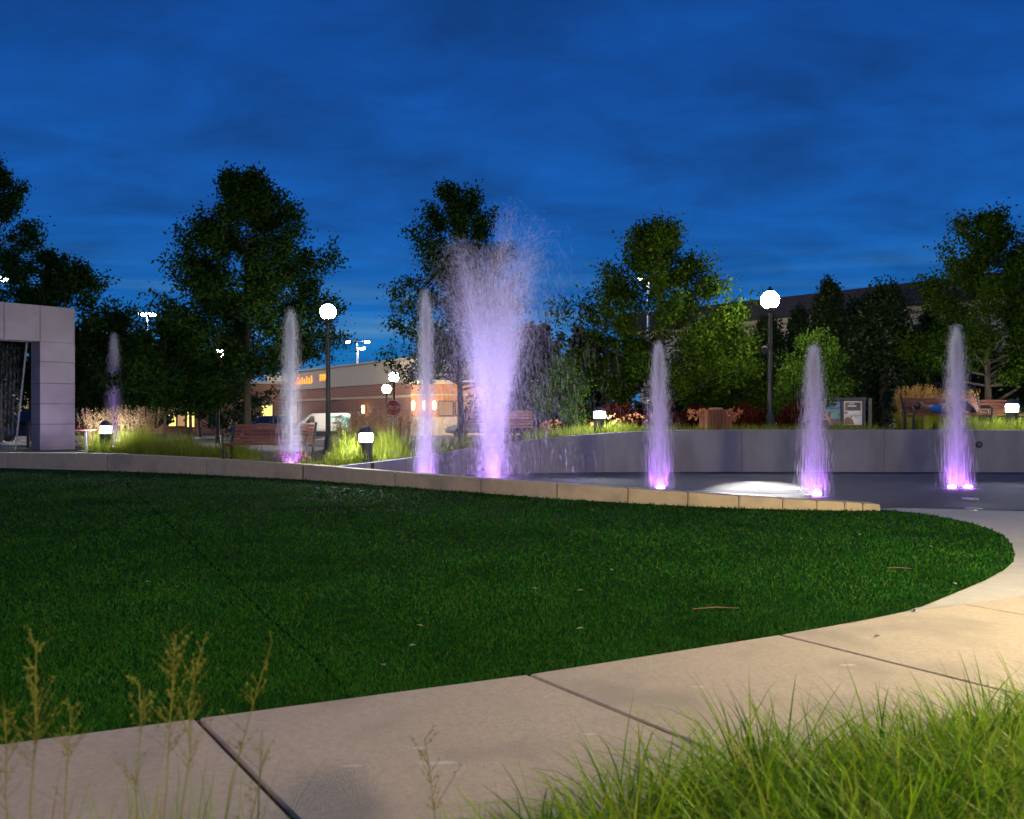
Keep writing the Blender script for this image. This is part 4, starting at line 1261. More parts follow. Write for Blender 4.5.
x = P(715.5, 23.2)
t = thing('litter_bin', 'square bin of brown vertical wooden slats on the grey wall top', 'litter bin', (x, 23.2, bedz(x, 23.2)), R(6))
mb = MB()
for k in range(7):
    o = -.30 + k * .1
    for a, b in ((o, -.33), (o, .33)):
        mb.box((a, b, .29), (.088, .025, .54))
    for a, b in ((-.33, o), (.33, o)):
        mb.box((a, b, .29), (.025, .088, .54))
mb.build('slats', M['bin_wood'], t, bevel=.005)
MB().box((0, 0, .29), (.62, .62, .52)).build('liner', M['dark_metal'], t)
mb = MB(); mb.slab([(-.36, -.36), (.36, -.36), (.36, .36), (-.36, .36)], .566, .60)
mb.lathe([(.20, .601), (.20, .64), (.15, .655)], 18)
mb.build('lid', M['bin_wood'], t, bevel=.008)

# information board: two posters in a dark blue frame
D = 25.3; x = P(842, D); zb = bedz(x, D)
t = thing('information_board', 'dark framed information board with a blue poster and a white poster', 'notice board', (x, D, zb), R(-14))
zt = Z(398, D) - zb; W_ = 1.22
mb = MB()
for sx in (-W_ / 2, -.0, W_ / 2):
    mb.box((sx, 0, zt / 2 - .05), (.07, .09, zt + .1))
mb.box((0, 0, zt - .03), (W_ + .12, .12, .09)); mb.box((0, 0, .10), (W_, .08, .06))
mb.build('frame', M['blue_frame'], t, bevel=.006)
MB().box((0, .01, zt / 2 + .03), (W_ - .06, .03, zt - .18)).build('back_panel', M['navy'], t)
def flat(name, mat, par, boxes, y):
    mb = MB()
    for (x0, x1, z0, z1) in boxes:
        mb.box(((x0 + x1) / 2, y, (z0 + z1) / 2), (x1 - x0, .004, z1 - z0))
    return mb.build(name, mat, par)
zl, zh = .16, zt - .09
hh = zh - zl
def zz(v): return zl + hh * v
pb = flat('blue_poster', M['poster_blue'], t, [(-.555, -.05, zl, zh)], -.012)
flat('poster_picture', M['poster_teal'], pb, [(-.31, -.06, zz(.28), zz(.62)), (-.54, -.34, zz(.60), zz(.66))], -.0165)
flat('poster_text', M['poster_ink'], pb, [(-.36, -.14, zz(.86), zz(.90)), (-.54, -.06, zz(.68), zz(.70)), (-.54, -.06, zz(.955), zz(.985))], -.0165)
MB().lathe([(.055, -.003), (.055, .003)], 16, (-.44, -.0165, zz(.87)), 'y').build('poster_emblem', M['poster_ink'], pb)
flat('poster_bands', M['poster_pale'], pb, [(-.53, -.08, zz(.92), zz(.935)), (-.53, -.08, zz(.80), zz(.815)), (-.53, -.30, zz(.74), zz(.765))], -.0165)
mb = MB(); mb.prism([(-.53, zz(.02)), (-.34, zz(.02)), (-.33, zz(.40)), (-.40, zz(.55)), (-.47, zz(.52)), (-.52, zz(.35))], -.0185, -.0145)
mb.build('poster_figure', M['poster_red'], pb)
flat('poster_ground', M['poster_brown'], pb, [(-.32, -.06, zz(.02), zz(.24))], -.0165)
pw_ = flat('white_poster', M['poster_white'], t, [(.05, .555, zl, zh)], -.012)
flat('poster_photo', M['poster_ink'], pw_, [(.09, .515, zz(.60), zz(.93))], -.0165)
flat('photo_highlight', M['poster_white'], pw_, [(.16, .40, zz(.76), zz(.82)), (.18, .34, zz(.86), zz(.90))], -.0205)
flat('photo_foliage', M['poster_brown'], pw_, [(.10, .155, zz(.62), zz(.91)), (.07, .15, zz(.48), zz(.55))], -.0205)
mb = MB(); mb.prism([(.06, zz(.02)), (.34, zz(.02)), (.30, zz(.22)), (.22, zz(.32)), (.12, zz(.33)), (.07, zz(.22))], -.0185, -.0145)
mb.build('poster_picture', M['poster_brown'], pw_)
flat('poster_bands', M['poster_pale'], pw_, [(.22, .54, zz(.38), zz(.42)), (.34, .44, zz(.30), zz(.36)), (.32, .42, zz(.42), zz(.46))], -.0165)
MB().box((W_ / 2 + .17, .02, .45), (.10, .06, 1.0)).build('side_post', M['dark_metal'], t)

# cafe table near the portal
x = P(86, 25.2); t = thing('garden_table', 'small round brown table in the grass just right of the stone portal', 'table', (x, 25.2, bedz(x, 25.2)))
MB().lathe([(.30, .62), (.30, .65), (.28, .66)], 20).build('table_top', M['bench_wood'], t)
MB().lathe([(.22, -.05), (.22, .03), (.04, .06), (.04, .62)], 12).build('leg', M['dark_metal'], t)
# post with a navy panel seen through the portal
x = P(28.5, 29); t = thing('post_sign', 'dark navy panel on a thin post seen through the portal opening', 'sign', (x, 29, bedz(x, 29)))
MB().box((0, 0, .6), (.09, .09, 1.4)).build('post', M['dark_metal'], t, bevel=.008)
mb = MB(); mb.box((-.05, -.06, 1.05), (.42, .05, .36)); mb.build('panel', M['navy'], t, bevel=.012)

# stop sign
D = 40.0; x = P(393, D)
t = thing('stop_sign', 'red octagonal stop sign on a post before the restaurant', 'stop sign', (x, D, -.02))
zc = Z(408, D) + .02; r8 = .41
def octa(r): return [(r * math.cos(R(22.5 + 45 * k)), zc + r * math.sin(R(22.5 + 45 * k))) for k in range(8)]
MB().box((0, .03, zc / 2 + .1), (.06, .05, zc + .7)).build('post', M['steel'], t)
MB().prism(octa(r8), -.012, .0).build('rim', M['sign_white'], t)
pl = MB().prism(octa(r8 * .93), -.016, -.0125).build('plate', M['red_sign'], t)
tm = text_mesh('STOP', .27, .003)
to = link('lettering', tm, M['sign_white'], pl, loc=(0, -.020, zc)); to.rotation_euler = (R(90), 0, 0)

# =================================================================== BUILDINGS
# restaurant: long facade running away to the left, lower wing facing us
A = Vector((P(268, 88), 88)); B = Vector((P(412, 61.5), 61.5))
dirv = (B - A); Lf = dirv.length; ang = math.atan2(dirv.y, dirv.x)
t = thing('restaurant', 'low brick restaurant with a beige upper band and an orange neon sign', 'building', (A.x, A.y, -.03), ang)
Hh = 5.55
MB().box((Lf / 2, 7, 1.93), (Lf, 14, 3.86)).build('brick_wall', M['brick'], t)
MB().box((Lf / 2, 6.96, 4.70), (Lf + .16, 14.16, 1.66)).build('upper_band', M['stucco'], t)
MB().box((Lf / 2, 6.9, 5.60), (Lf + .4, 14.4, .12)).build('coping', M['stucco'], t)
MB().box((Lf / 2, -.06, 2.86), (Lf, .12, .17)).build('cream_band', M['cream'], t)
for (u, w) in ((.10, 2.2), (.24, 2.2)):
    f = MB().box((Lf * u, -.03, 1.45), (w, .06, 1.9)).build('window', M['dark_metal'], t)
    MB().box((Lf * u, -.065, 1.45), (w - .2, .01, 1.7)).build('pane', M['window_lit_soft'], f)
mb = MB(); mb.box((Lf - 8.6, 5, 5.95), (3.4, 2.4, .7)); mb.build('roof_unit', M['dark_metal'], t)
# neon lettering: too blurred to read in the photograph, kept as stroke shapes
def local_u(px):
    best = min(((abs(P(px, A.y + dirv.y * u) - (A.x + dirv.x * u)), u) for u in np.linspace(0, 1, 2000)))
    return best[1] * Lf
u0, u1 = local_u(298), local_u(314)
sg = MB()
zs = 4.42
n = 7
for k in range(n):
    uu = u0 + (u1 - u0) * (k + .5) / n
    hk = (.55, .34, .52, .34, .55, .4, .6)[k]
    sg.tube([(uu - .16, -.12, zs), (uu, -.12, zs + .06), (uu + .05, -.12, zs + hk), (uu + .10, -.12, zs + .02)], .085, 6)
s1 = sg.build('neon_sign', M['neon_orange'], t)
sg = MB(); sg.tube([(u0 - .5, -.12, zs - .35), (u0 - .35, -.12, zs + .15), (u0 + .3, -.12, zs + .35), (u0 + .8, -.12, zs + .55)], .09, 6)
sg.tube([(u0 - .7, -.12, zs - .4), (u0 - .3, -.12, zs - .5)], .07, 6)
sg.build('neon_swoosh', M['neon_red'], s1)
u2, u3 = local_u(321.5), local_u(328)
sg = MB()
for k in range(3):
    uu = u2 + (u3 - u2) * (k + .5) / 3
    sg.tube([(uu - .2, -.12, zs + .1), (uu - .2, -.12, zs + .62), (uu + .1, -.12, zs + .58), (uu + .08, -.12, zs + .36), (uu - .18, -.12, zs + .32)], .085, 6)
sg.build('neon_sign', M['neon_orange'], t)
def sconce(par, x, y, z, rz=0):
    hd = MB().box((x, y - .04, z), (.22, .08, .5)).build('sconce', M['dark_metal'], par)
    MB().lathe([(.07, z - .34), (.12, z - .2), (.13, z + .16), (.07, z + .3)], 12, (x, y - .19, 0)).build('sconce_lens', M['sconce_lens'], hd, smooth=True)
for px in (366,):
    sconce(t, local_u(px), -.06, 1.95)
wing = thing('restaurant_wing', 'lower orange brick wing of the restaurant with glowing wall lamps behind the tall thin jet', 'building', (P(411, 60.5), 60.5, -.03), R(1))
Wl = P(548, 60.5) - P(411, 60.5)
MB().box((Wl / 2, 6, 1.85), (Wl, 12, 3.7)).build('brick_wall', M['brick_warm'], wing)
MB().box((Wl / 2, 5.96, 3.82), (Wl + .2, 12.2, .26)).build('coping', M['cream'], wing)
MB().box((Wl / 2, -.05, .68), (Wl, .1, 1.3)).build('wainscot', M['cream'], wing)
MB().box((Wl / 2, -.07, 2.92), (Wl, .14, .10)).build('cream_band', M['cream'], wing)
for px in (403.5 + 10, 424.5, 434.5, 520):
    sconce(wing, P(px, 60.5) - P(411, 60.5), 0, Z(405, 60.5) + .03)
for px in (446, 463, 505):
    f = MB().box((P(px, 60.5) - P(411, 60.5), -.02, 1.95), (1.1, .05, 1.1)).build('window', M['dark_metal'], wing)
    MB().box((P(px, 60.5) - P(411, 60.5), -.05, 1.95), (.95, .012, .95)).build('pane', M['window_lit_soft'], f)

# shop beyond the left trees
D = 66; x0, x1 = P(40, D), P(277, D)
shop = thing('corner_shop', 'low brick shop with lit yellow windows seen between the left tree trunks', 'building', (x0, D, -.03))
Wd = x1 - x0
MB().box((Wd / 2, 1.5, 1.95), (Wd, 3, 3.9)).build('brick_wall', M['brick'], shop)
MB().box((Wd / 2, 1.46, 4.0), (Wd + .3, 3.3, .22)).build('coping', M['stucco'], shop)
for (pa, pb2, ya, yb, mt) in ((169, 176, 413, 426, 'window_lit'), (178, 185, 412, 426, 'window_lit_soft'), (187.5, 194.5, 412, 427, 'window_lit'), (226, 240, 413, 424, 'window_lit_soft'), (262, 272.5, 405, 424, 'window_lit'), (254, 259, 416, 424, 'window_lit'), (120, 150, 414, 426, 'window_lit_soft'), (60, 76, 414, 424, 'window_lit_soft')):
    xa, xb = P(pa, D) - x0, P(pb2, D) - x0; za, zb_ = Z(yb, D) + .03, Z(ya, D) + .03
    f = MB().box(((xa + xb) / 2, -.02, (za + zb_) / 2), (xb - xa + .14, .06, zb_ - za + .14)).build('window', M['dark_metal'], shop)
    MB().box(((xa + xb) / 2, -.055, (za + zb_) / 2), (xb - xa, .012, zb_ - za)).build('pane', M[mt], f)
# neon mark seen through the portal
xa = P(-60, 60); cl = thing('diner', 'far low building with a small orange neon mark seen through the portal', 'building', (xa, 60, -.03))
MB().box((2.5, 5, 2.4), (12, 10, 4.8)).build('brick_wall', M['brick'], cl)
mb = MB()
for (px, py, s) in ((19, 366, .22), (21, 372, .3), (20, 379, .16), (12, 366, .09)):
    mb.lathe([(s, -.04), (s, .04)], 12, (P(px, 59.9) - xa, -.06, Z(py, 59.9) + .03), 'y')
mb.build('neon_mark', M['neon_orange'], cl)
MB().box((P(3, 60) - xa, -.06, Z(417, 60) + .03), (.5, .05, .3)).build('green_lamp', glow('green_lamp', (.15, 1.0, .55), 2.5), cl)

# large dark-roofed building at the right
A2 = Vector((P(640, 88), 88)); B2 = Vector((P(1010, 62.5), 62.5))
d2 = B2 - A2; L2 = d2.length
hall = thing('large_hall', 'large building with a long dark roof edge behind the evergreens', 'building', (A2.x, A2.y, -.03), math.atan2(d2.y, d2.x))
Hr = 11.8
MB().box((L2 / 2, 12, (Hr - 2.2) / 2), (L2, 24, Hr - 2.2)).build('wall', M['stucco'], hall)
MB().box((L2 / 2, 11.6, Hr - 1.97), (L2 + .6, 25, .46)).build('soffit_band', M['cream'], hall)
MB().box((L2 / 2, 11.4, Hr - .87), (L2 + 1.4, 26, 1.74)).build('roof', M['roof_dark'], hall)

# =================================================================== VEHICLES
def wheel(par, x, y, r=.36, side=-1):
    w = MB().lathe([(r * .62, -.10), (r * .95, -.11), (r, -.06), (r, .06), (r * .95, .11), (r * .62, .10)], 22, (0, 0, 0), 'y').build('wheel', M['rubber'], par, smooth=True, loc=(x, y, r))
    mb = MB().lathe([(r * .60, -.02), (r * .60, .02)], 18, (0, side * .095, 0), 'y')
    for k in range(5):
        a = k * 2 * PI / 5
        mb.box((r * .3 * math.cos(a), side * .12, r * .3 * math.sin(a)), (r * .55, .02, .06), ry=-a)
    mb.build('rim', M['steel'], w)
def make_van(label, x, y, rz):
    t = thing('delivery_van', label, 'van', (x, y, -.012), rz)
    prof = [(-2.62, .42), (-2.66, .62), (-2.62, .88), (-2.48, 1.03), (-1.80, 1.17), (-1.02, 1.86), (-.70, 1.97), (2.30, 2.02), (2.52, 1.90), (2.62, 1.15), (2.64, .42)]
    MB().prism(prof, -.98, .98).build('body', M['van_white'], t, bevel=.09, smooth=True, segs=3)
    for s in (-1, 1):
        yy = s * .985
        MB().prism([(-1.42, 1.18), (-.62, 1.18), (-.62, 1.74), (-.90, 1.74)], yy - .008, yy + .008).build('side_window', M['glass_dark'], t)
        for x0, z0, am, wd in ((.45, 1.60, .14, .34), (.50, 1.12, .12, .30), (1.0, .74, .06, .16)):
            mb = MB(); n = 10
            up = [(x0 + (2.5 - x0) * k / n, z0 + am * math.sin(k / n * PI * 1.1)) for k in range(n + 1)]
            dn = [(a, b - wd * (.15 + .85 * (k / n))) for k, (a, b) in enumerate(up)]
            mb.prism(up + dn[::-1], yy - .006, yy + .006); mb.build('wave_graphic', M['van_blue'], t)
        d = MB().box((-.45, yy, 1.08), (.16, .03, .05)).build('door_handle', M['black_metal'], t)
        MB().box((-1.12, s * 1.08, 1.24), (.14, .18, .22)).build('wing_mirror', M['black_metal'], t, bevel=.02)
        for xx in (-1.72, 1.72):
            wheel(t, xx, s * .86, .37, s)
            MB().lathe([(.46, -.01), (.46, .01)], 22, (xx, s * .975, .40), 'y').build('wheel_arch', M['rubber'], t)
        MB().box((-2.58, s * .72, .80), (.10, .30, .20)).build('headlight', M['sign_white'], t, bevel=.02)
        MB().box((2.60, s * .86, 1.05), (.06, .14, .34)).build('tail_light', M['red_sign'], t, bevel=.01)
    mb = MB(); mb.add([(-1.80, -.82, 1.19), (-1.80, .82, 1.19), (-1.06, .76, 1.855), (-1.06, -.76, 1.855), (-1.78, -.82, 1.16), (-1.78, .82, 1.16), (-1.04, .76, 1.825), (-1.04, -.76, 1.825)], [(0, 1, 2, 3), (7, 6, 5, 4), (0, 4, 5, 1), (1, 5, 6, 2), (2, 6, 7, 3), (3, 7, 4, 0)])
    for i in range(len(mb.v)): mb.v[i] = (mb.v[i][0] - .02, mb.v[i][1], mb.v[i][2] + .025)
    mb.build('windscreen', M['glass_dark'], t)
    MB().box((-2.64, 0, .50), (.10, 1.9, .16)).build('bumper', M['dark_metal'], t, bevel=.02)
    return t
vn = make_van('white delivery van with turquoise wave graphics parked before the restaurant', P(321, 59.5), 59.5, R(16)); vn.scale = (.78, .78, .80)

def make_car(label, x, y, rz, mat):
    t = thing('parked_car', label, 'car', (x, y, -.012), rz, 'cars in the car park')
    low = [(-2.25, .35), (-2.30, .60), (-2.15, .78), (-1.1, .92), (1.55, .96), (2.2, .90), (2.28, .62), (2.25, .35)]
    MB().prism(low, -.88, .88).build('body', mat, t, bevel=.08, smooth=True, segs=3)
    cab = [(-1.15, .90), (-.45, 1.40), (.75, 1.43), (1.60, .93)]
    mb = MB(); n = len(cab)
    mb.add([(x, -.82 + (z - .9) * .3, z) for x, z in cab] + [(x, .82 - (z - .9) * .3, z) for x, z in cab], [tuple(range(n)), tuple(range(2 * n - 1, n - 1, -1))] + [(i, n + i, n + (i + 1) % n, (i + 1) % n) for i in range(n)])
    mb.build('cabin', mat, t, bevel=.05, smooth=True, segs=2)
    for s in (-1, 1):
        def yy(z): return s * (.832 - (z - .9) * .3)
        mb = MB()
        for q in ([(-.92, .97), (.05, .97), (.05, 1.34), (-.42, 1.34)], [(.12, .97), (1.28, .97), (.70, 1.35), (.12, 1.35)]):
            mb.add([(a, yy(b), b) for a, b in q] + [(a, yy(b) - s * .03, b) for a, b in q], [(0, 1, 2, 3), (7, 6, 5, 4), (0, 4, 5, 1), (1, 5, 6, 2), (2, 6, 7, 3), (3, 7, 4, 0)])
        mb.build('side_window', M['glass_dark'], t)
        for xx in (-1.42, 1.42): wheel(t, xx, s * .80, .32, s)
        MB().box((-2.20, s * .62, .68), (.14, .34, .13)).build('headlight', M['sign_white'], t, bevel=.02)
        MB().box((2.22, s * .66, .78), (.08, .30, .12)).build('tail_light', M['red_sign'], t, bevel=.02)
        MB().box((-.80, s * .92, 1.0), (.14, .14, .10)).build('wing_mirror', mat, t, bevel=.02)
    mb = MB()
    mb.add([(-1.16, -.70, .945), (-1.16, .70, .945), (-.50, .60, 1.395), (-.50, -.60, 1.395), (-1.12, -.70, .90), (-1.12, .70, .90), (-.46, .60, 1.35), (-.46, -.60, 1.35)], [(0, 1, 2, 3), (7, 6, 5, 4), (0, 4, 5, 1), (1, 5, 6, 2), (2, 6, 7, 3), (3, 7, 4, 0)])
    mb.build('windscreen', M['glass_dark'], t)
    return t
make_car('dark blue car parked left of the white van behind the left bench', P(269, 52), 52, R(14), M['car_dark'])
make_car('silver car parked far behind the central spray', P(481, 54), 54, R(4), M['car_silver'])
make_car('dark car seen through the portal opening behind the navy panel', P(30, 46), 46, R(8), M['car_dark'])

# =================================================================== PEOPLE
def skin_person(joints, edges, radii, root, levels=2):
    me = bpy.data.meshes.new('figure')
    me.from_pydata(joints, edges, [])
    o = bpy.data.objects.new('figure', me); COL.objects.link(o)
    sk = o.modifiers.new('skin', 'SKIN')
    lay = me.skin_vertices[0].data
    for i, r in enumerate(radii):
        lay[i].radius = (r, r) if not isinstance(r, tuple) else r
        lay[i].use_root = (i == root)
    sb = o.modifiers.new('sub', 'SUBSURF'); sb.levels = levels; sb.render_levels = levels
    bpy.context.view_layer.update()
    dg = bpy.context.evaluated_depsgraph_get()
    out = bpy.data.meshes.new_from_object(o.evaluated_get(dg))
    bpy.data.objects.remove(o)
    for p in out.polygons: p.use_smooth = True
    return out

def person(label, loc, rz, pose, shirt, trousers, hair=True):
    """pose: dict of joint -> local position. body one mesh, clothing and hair its children"""
    t = thing('person', label, 'person', loc, rz)
    J = pose
    names = ['pelvis', 'belly', 'chest', 'neck', 'chin', 'head', 'crown', 'shl', 'ell', 'wrl', 'hal', 'shr', 'elr', 'wrr', 'har', 'hpl', 'knl', 'anl', 'tol', 'hpr', 'knr', 'anr', 'tor']
    rad = dict(pelvis=.125, belly=.12, chest=.13, neck=.052, chin=.072, head=.092, crown=.068, shl=.062, ell=.042, wrl=.029, hal=.034, shr=.062, elr=.042, wrr=.029, har=.034, hpl=.088, knl=.056, anl=.038, tol=.034, hpr=.088, knr=.056, anr=.038, tor=.034)
    E = [('pelvis', 'belly'), ('belly', 'chest'), ('chest', 'neck'), ('neck', 'chin'), ('chin', 'head'), ('head', 'crown'), ('chest', 'shl'), ('shl', 'ell'), ('ell', 'wrl'), ('wrl', 'hal'), ('chest', 'shr'), ('shr', 'elr'), ('elr', 'wrr'), ('wrr', 'har'), ('pelvis', 'hpl'), ('hpl', 'knl'), ('knl', 'anl'), ('anl', 'tol'), ('pelvis', 'hpr'), ('hpr', 'knr'), ('knr', 'anr'), ('anr', 'tor')]
    ix = {n: i for i, n in enumerate(names)}
    pts = [J[n] for n in names]; ed = [(ix[a], ix[b]) for a, b in E]; rr = [rad[n] for n in names]
    # fingers: own short chains rooted in the palm
    for s in ('l', 'r'):
        w = Vector(J['wr' + s]); h = Vector(J['ha' + s]); d = (h - w).normalized()
        side = d.cross(Vector((0, 0, 1)) if abs(d.z) < .9 else Vector((0, 1, 0))).normalized()
        for k in range(5):
            o = (k - 1.5) * .019
            ln = (.062, .072, .068, .052, .05)[k]
            if k == 4:
                a = w.lerp(h, .5); m = a + side * -.045 + d * .03; e = m + d * .035
            else:
                a = h; m = h + side * o + d * ln * .55; e = m + d * ln * .45 + Vector((0, 0, -.012))
            b0 = len(pts); pts += [tuple(m), tuple(e)]; rr += [.0095, .008]
            ed += [(ix['ha' + s], b0), (b0, b0 + 1)]
    # nose
    hd = Vector(J['head']); face = Vector(J['face'])
    b0 = len(pts); pts.append(tuple(hd + face * .108 + Vector(J['up']) * -.03)); rr.append(.014); ed.append((ix['head'], b0))
    body = link('body', skin_person(pts, ed, rr, 0), M['skin'], t)
    def cloth(name, keys, pairs, grow, mat):
        k = {n: i for i, n in enumerate(keys)}
        me = skin_person([J[n] for n in keys], [(k[a], k[b]) for a, b in pairs], [rad[n] + grow for n in keys], 0)
        link(name, me, mat, body)
    cloth('shirt', ['belly', 'pelvis', 'chest', 'shl', 'ell', 'shr', 'elr'], [('pelvis', 'belly'), ('belly', 'chest'), ('chest', 'shl'), ('shl', 'ell'), ('chest', 'shr'), ('shr', 'elr')], .022, shirt)
    cloth('trousers', ['pelvis', 'hpl', 'knl', 'anl', 'hpr', 'knr', 'anr'], [('pelvis', 'hpl'), ('hpl', 'knl'), ('knl', 'anl'), ('pelvis', 'hpr'), ('hpr', 'knr'), ('knr', 'anr')], .018, trousers)
    # hair cap
    up = Vector(J['up']); c = hd + up * .035 - face * .022
    mb = MB(); prof = [(.001, .108)] + [(.102 * math.sin(a), .108 * math.cos(a)) for a in np.linspace(.25, 1.75, 8)]
    q = up.to_track_quat('Z', 'Y')
    hm = MB().lathe(prof, 16); hm.v = [tuple(c + q @ Vector(p)) for p in hm.v]
    hm.build('hair', M['hair'], body, smooth=True)
    # eyes and mouth
    sd = up.cross(face).normalized()
    mb = MB()
    for s in (-1, 1):
        pc = hd + face * .088 + sd * (.032 * s)
        mb.box(tuple(pc), (.016, .016, .010))
    mb.box(tuple(hd + face * .086 - up * .065), (.036, .012, .008))
    mb.build('face_features', M['dark_cloth'], body)
    return t

# person lying along the bench (bench local x runs left-right; the head is at the left end)
def lying():
    s = .60
    J = dict(pelvis=(.02, 0, s), belly=(-.18, 0, s + .01), chest=(-.40, 0, s + .03), neck=(-.62, 0, s + .08), chin=(-.69, -.03, s + .11), head=(-.77, -.02, s + .12), crown=(-.86, -.01, s + .13),
             shl=(-.50, -.17, s + .03), ell=(-.26, -.23, s + .03), wrl=(-.08, -.10, s + .13), hal=(-.01, -.04, s + .15),
             shr=(-.50, .15, s + .05), elr=(-.26, .17, s + .08), wrr=(-.08, .06, s + .14), har=(-.01, .02, s + .15),
             hpl=(.08, -.10, s), knl=(.42, -.11, s + .22), anl=(.76, -.11, s - .08), tol=(.90, -.12, s - .07), hpr=(.08, .10, s), knr=(.44, .10, s + .16), anr=(.80, .10, s - .08), tor=(.93, .10, s - .06),
             face=(.12, -.55, .83), up=(-.985, .0, .12))
    D = 23.3; x = P(946, D)
    return person('person in a blue shirt lying on the brown bench behind the grey wall', (x - .02, D - .08, bedz(x, D)), R(3), J, M['blue_cloth'], M['dark_cloth'])
lying()

# the photographer, whose head shades the sidewalk
def standing():
    J = dict(pelvis=(0, 0, .92), belly=(0, .01, 1.06), chest=(0, 0, 1.26), neck=(0, .01, 1.45), chin=(0, .03, 1.53), head=(0, .02, 1.60), crown=(0, .01, 1.68),
             shl=(-.17, 0, 1.36), ell=(-.25, .08, 1.10), wrl=(-.12, .26, 1.26), hal=(-.07, .30, 1.32), shr=(.17, 0, 1.36), elr=(.25, .08, 1.10), wrr=(.12, .26, 1.26), har=(.07, .30, 1.32),
             hpl=(-.09, 0, .88), knl=(-.10, .02, .48), anl=(-.11, -.01, .09), tol=(-.12, .12, .04), hpr=(.09, 0, .88), knr=(.10, .02, .48), anr=(.11, -.01, .09), tor=(.12, .12, .04),
             face=(0, 1, 0), up=(0, 0, 1))
    return person('photographer in grey standing on the soil bed with raised hands', (-.04, -.52, .01), 0, J, M['grey_cloth'], M['dark_cloth'])
standing()

# =================================================================== FOREGROUND GRASS
def near_edge(x):
    """depth of the sidewalk's near edge at x"""
    return float(np.interp(x, EX + JD[0], ED + JD[1]))
def fore_grass():
    rng = np.random.default_rng(71)
    parts = []
    # tussocks along the near edge of the walk on the right
    cs = []
    for k in range(470):
        x = rng.uniform(-.45, 5.2); o = rng.uniform(.08, 1.7)
        d = near_edge(x) - o
        if d < 1.35: continue
        if x < .3 and o < .08 + (.3 - x) * .22: continue
        cs.append((x, d, rng.uniform(.75, 1.12)))
    for x, d, s in cs:
        n = 185
        a = rng.uniform(0, 2 * PI, n); r = .12 * np.sqrt(rng.uniform(0, 1, n))
        root = np.stack([x + np.cos(a) * r, d + np.sin(a) * r, np.full(n, .0)], 1)
        ramp = float(np.interp(x, [-.45, -.1, .3, .9, 2.2, 5], [.5, .82, 1.05, 1.1, .9, .86]))
        ln = rng.uniform(.22, .55, n) * s * ramp
        az = a + rng.normal(size=n) * .7
        v, f, _ = blade_strips(root, ln, rng.uniform(.006, .0125, n), az, rng.uniform(.12, .75, n), rng.uniform(.7, 2.5, n), 7)
        parts.append((v, f))
    # stray upright blades
    n = 380
    x = rng.uniform(.2, 5.0, n); d = np.array([near_edge(q) for q in x]) - rng.uniform(.05, 1.5, n)
    root = np.stack([x, d, np.zeros(n)], 1)
    v, f, _ = blade_strips(root, rng.uniform(.32, .52, n) * np.minimum(1, .6 + x * .3), rng.uniform(.004, .007, n), rng.uniform(0, 2 * PI, n), rng.uniform(0, .3, n), rng.uniform(.1, .9, n), 6)
    parts.append((v, f))
    # low thin blades on the left
    n = 2100
    x = np.where(rng.uniform(0, 1, n) < .6, rng.uniform(-1.75, -.55, n), rng.uniform(-1.75, .15, n))
    d = np.array([near_edge(q) for q in x]) - rng.uniform(.02, .9, n)
    root = np.stack([x, np.maximum(d, 1.25), np.zeros(n)], 1)
    v, f, _ = blade_strips(root, rng.uniform(.18, .5, n) * np.where(x < -.7, 1.25, .62), rng.uniform(.003, .006, n), rng.uniform(0, 2 * PI, n), rng.uniform(0, .35, n), rng.uniform(.1, 1.2, n), 6)
    parts.append((v, f))
    v, f = join_np(parts)
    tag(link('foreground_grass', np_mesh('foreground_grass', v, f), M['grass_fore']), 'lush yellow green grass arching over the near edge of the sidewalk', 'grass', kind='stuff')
fore_grass()

def stalk(label, px, ytop, D, seed, lean=0.0, plume=1.0, h_leaf=.5):
    rng = np.random.default_rng(seed)
    H = Z(ytop, D)
    x = P(px, D)
    t = thing('grass_stalk', label, 'grass stalk', (x - lean * H, D, 0), 0, 'tall seeding grass stalks at the left')
    pts = [(lean * H * (k / 8) ** 1.4 + rng.normal() * .004, rng.normal() * .004, -.02 + (H + .02) * k / 8) for k in range(9)]
    MB().tube(pts, [.0032 - .0024 * k / 8 for k in range(9)], 5).build('stem', M['stalk'], t)
    # seed head: short side branches with spikelets
    sv = []
    mb = MB()
    for k in range(int(26 * plume)):
        u = rng.uniform(.70, 1.0)
        i = min(int(u * 8), 7); p = Vector(pts[i]).lerp(Vector(pts[i + 1]), u * 8 - i)
        a = rng.uniform(0, 2 * PI); ln = rng.uniform(.02, .075) * (1.25 - u) / .35
        e = p + Vector((math.cos(a) * ln * .65, math.sin(a) * ln * .65, ln * rng.uniform(.5, 1.1)))
        mb.tube([p, e], [.0009, .0005], 3)
        for w in np.linspace(.3, 1, 5):
            sv.append(p.lerp(e, w) + Vector(rng.normal(size=3) * .003))
    v, f = leaf_quads(np.array([tuple(q) for q in sv]), .009, rng, aspect=.4)
    hd = link('seed_head', np_mesh('seed_head', v, f), M['stalk'], t)
    mb.build('branchlets', M['stalk'], hd)
    n = 16
    root = np.stack([rng.normal(size=n) * .02, rng.normal(size=n) * .02, np.full(n, -.01)], 1)
    v, f, _ = blade_strips(root, rng.uniform(.5, 1.0, n) * H * h_leaf * 1.5, np.full(n, .006), rng.uniform(0, 2 * PI, n), rng.uniform(.02, .18, n), rng.uniform(.1, .7, n), 6)
    link('leaves', np_mesh('leaves', v, f), M['stalk'], t)
stalk('grass stalk cut by the left picture edge', 3, 700, 1.85, 81, -.03)
stalk('tall grass stalk with a full seed head, second from the left edge', 36, 641, 1.9, 82, .02, 1.5)
stalk('short grass stalk with a sparse seed head right of the full one', 70, 706, 2.0, 83, .05, .8)
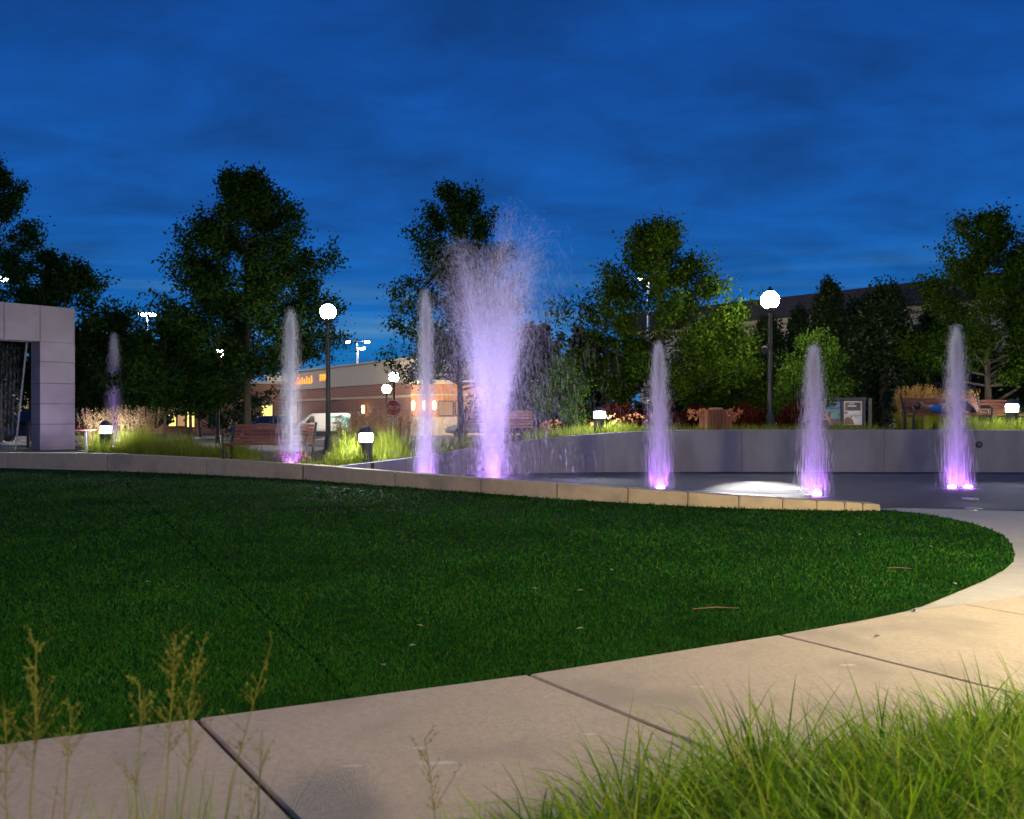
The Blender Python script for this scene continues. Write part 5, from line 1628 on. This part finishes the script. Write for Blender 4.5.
stalk('grass stalk with a narrow seed head left of the tallest pair', 141, 684, 1.95, 84, .02, .9)
stalk('tallest grass stalk at the start of the first slab joint', 178, 634, 2.0, 85, .06, 1.5)
stalk('tall grass stalk leaning right just beside the tallest one', 198, 650, 1.9, 86, .08, 1.3)
stalk('thin arching grass stalk with an open seed head right of the tall pair', 272, 640, 2.05, 87, .22, .7, .35)
stalk('thin grass stalk before the first slab joint near the dark shadow', 262, 742, 2.0, 88, .10, .6)
stalk('faint grass stalk on the sidewalk right of the dark shadow', 428, 738, 2.2, 89, -.06, .8, .3)

# small things on the lawn and walk
def twig(label, a, b):
    (x0, d0), (x1, d1) = G(*a), G(*b)
    m = ((x0 + x1) / 2, (d0 + d1) / 2 + .01)
    o = MB().tube([(x0, d0, .03), (m[0], m[1], .036), (x1, d1, .03)], [.004, .006, .003], 5).build('twig', M['twig'])
    tag(o, label, 'twig', 'twigs on the lawn')
twig('long reddish twig lying on the turf near the sidewalk', (693, 613), (738, 612))
twig('reddish twig lying on the turf near its rounded right end', (886, 571), (912, 572))
base = None
for k, (px, py) in enumerate([(580, 594), (612, 573), (420, 630), (413, 650), (383, 670), (580, 633), (955, 587), (535, 592), (148, 585), (930, 549), (860, 537)]):
    x, d = G(px, py)
    if base is None:
        mb = MB(); mb.add([(-.028, 0, 0), (0, -.016, .008), (.03, .002, .004), (.002, .017, .009)], [(0, 1, 2, 3)])
        base = mb.build('fallen_leaf', M['litter']); o = base
    else:
        o = base.copy(); COL.objects.link(o)
    o.location = (x, d, .028); o.rotation_euler = (0, 0, k * 1.3)
    tag(o, 'small pale fallen leaf lying on the dark green turf', 'leaf', 'fallen leaves on the lawn')
x, d = G(877, 640)
o = base.copy(); COL.objects.link(o); o.data = base.data.copy(); o.data.materials[0] = M['twig']; o.location = (x, d, .02); o.scale = (.8, .8, 1.5)
tag(o, 'single dark leaf lying on the pale sidewalk slab', 'leaf')
del o['group']

rngs = np.random.default_rng(9)
for cx_, cy_, a_, b_ in ((435, 767, .085, .018), (418, 752, .03, .012), (352, 770, .05, .012), (590, 738, .04, .010), (700, 690, .05, .012), (848, 668, .05, .014)):
    x, d = G(cx_, cy_)
    pl_ = [(x + a_ * math.cos(t_) * rngs.uniform(.7, 1.2) + .25 * b_ * math.sin(t_), d + b_ * math.sin(t_) * rngs.uniform(.6, 1.3)) for t_ in np.linspace(0, 2 * PI, 18)[:-1]]
    sheet('chalk_scuff', pl_, 0.0175, M['scuff'])
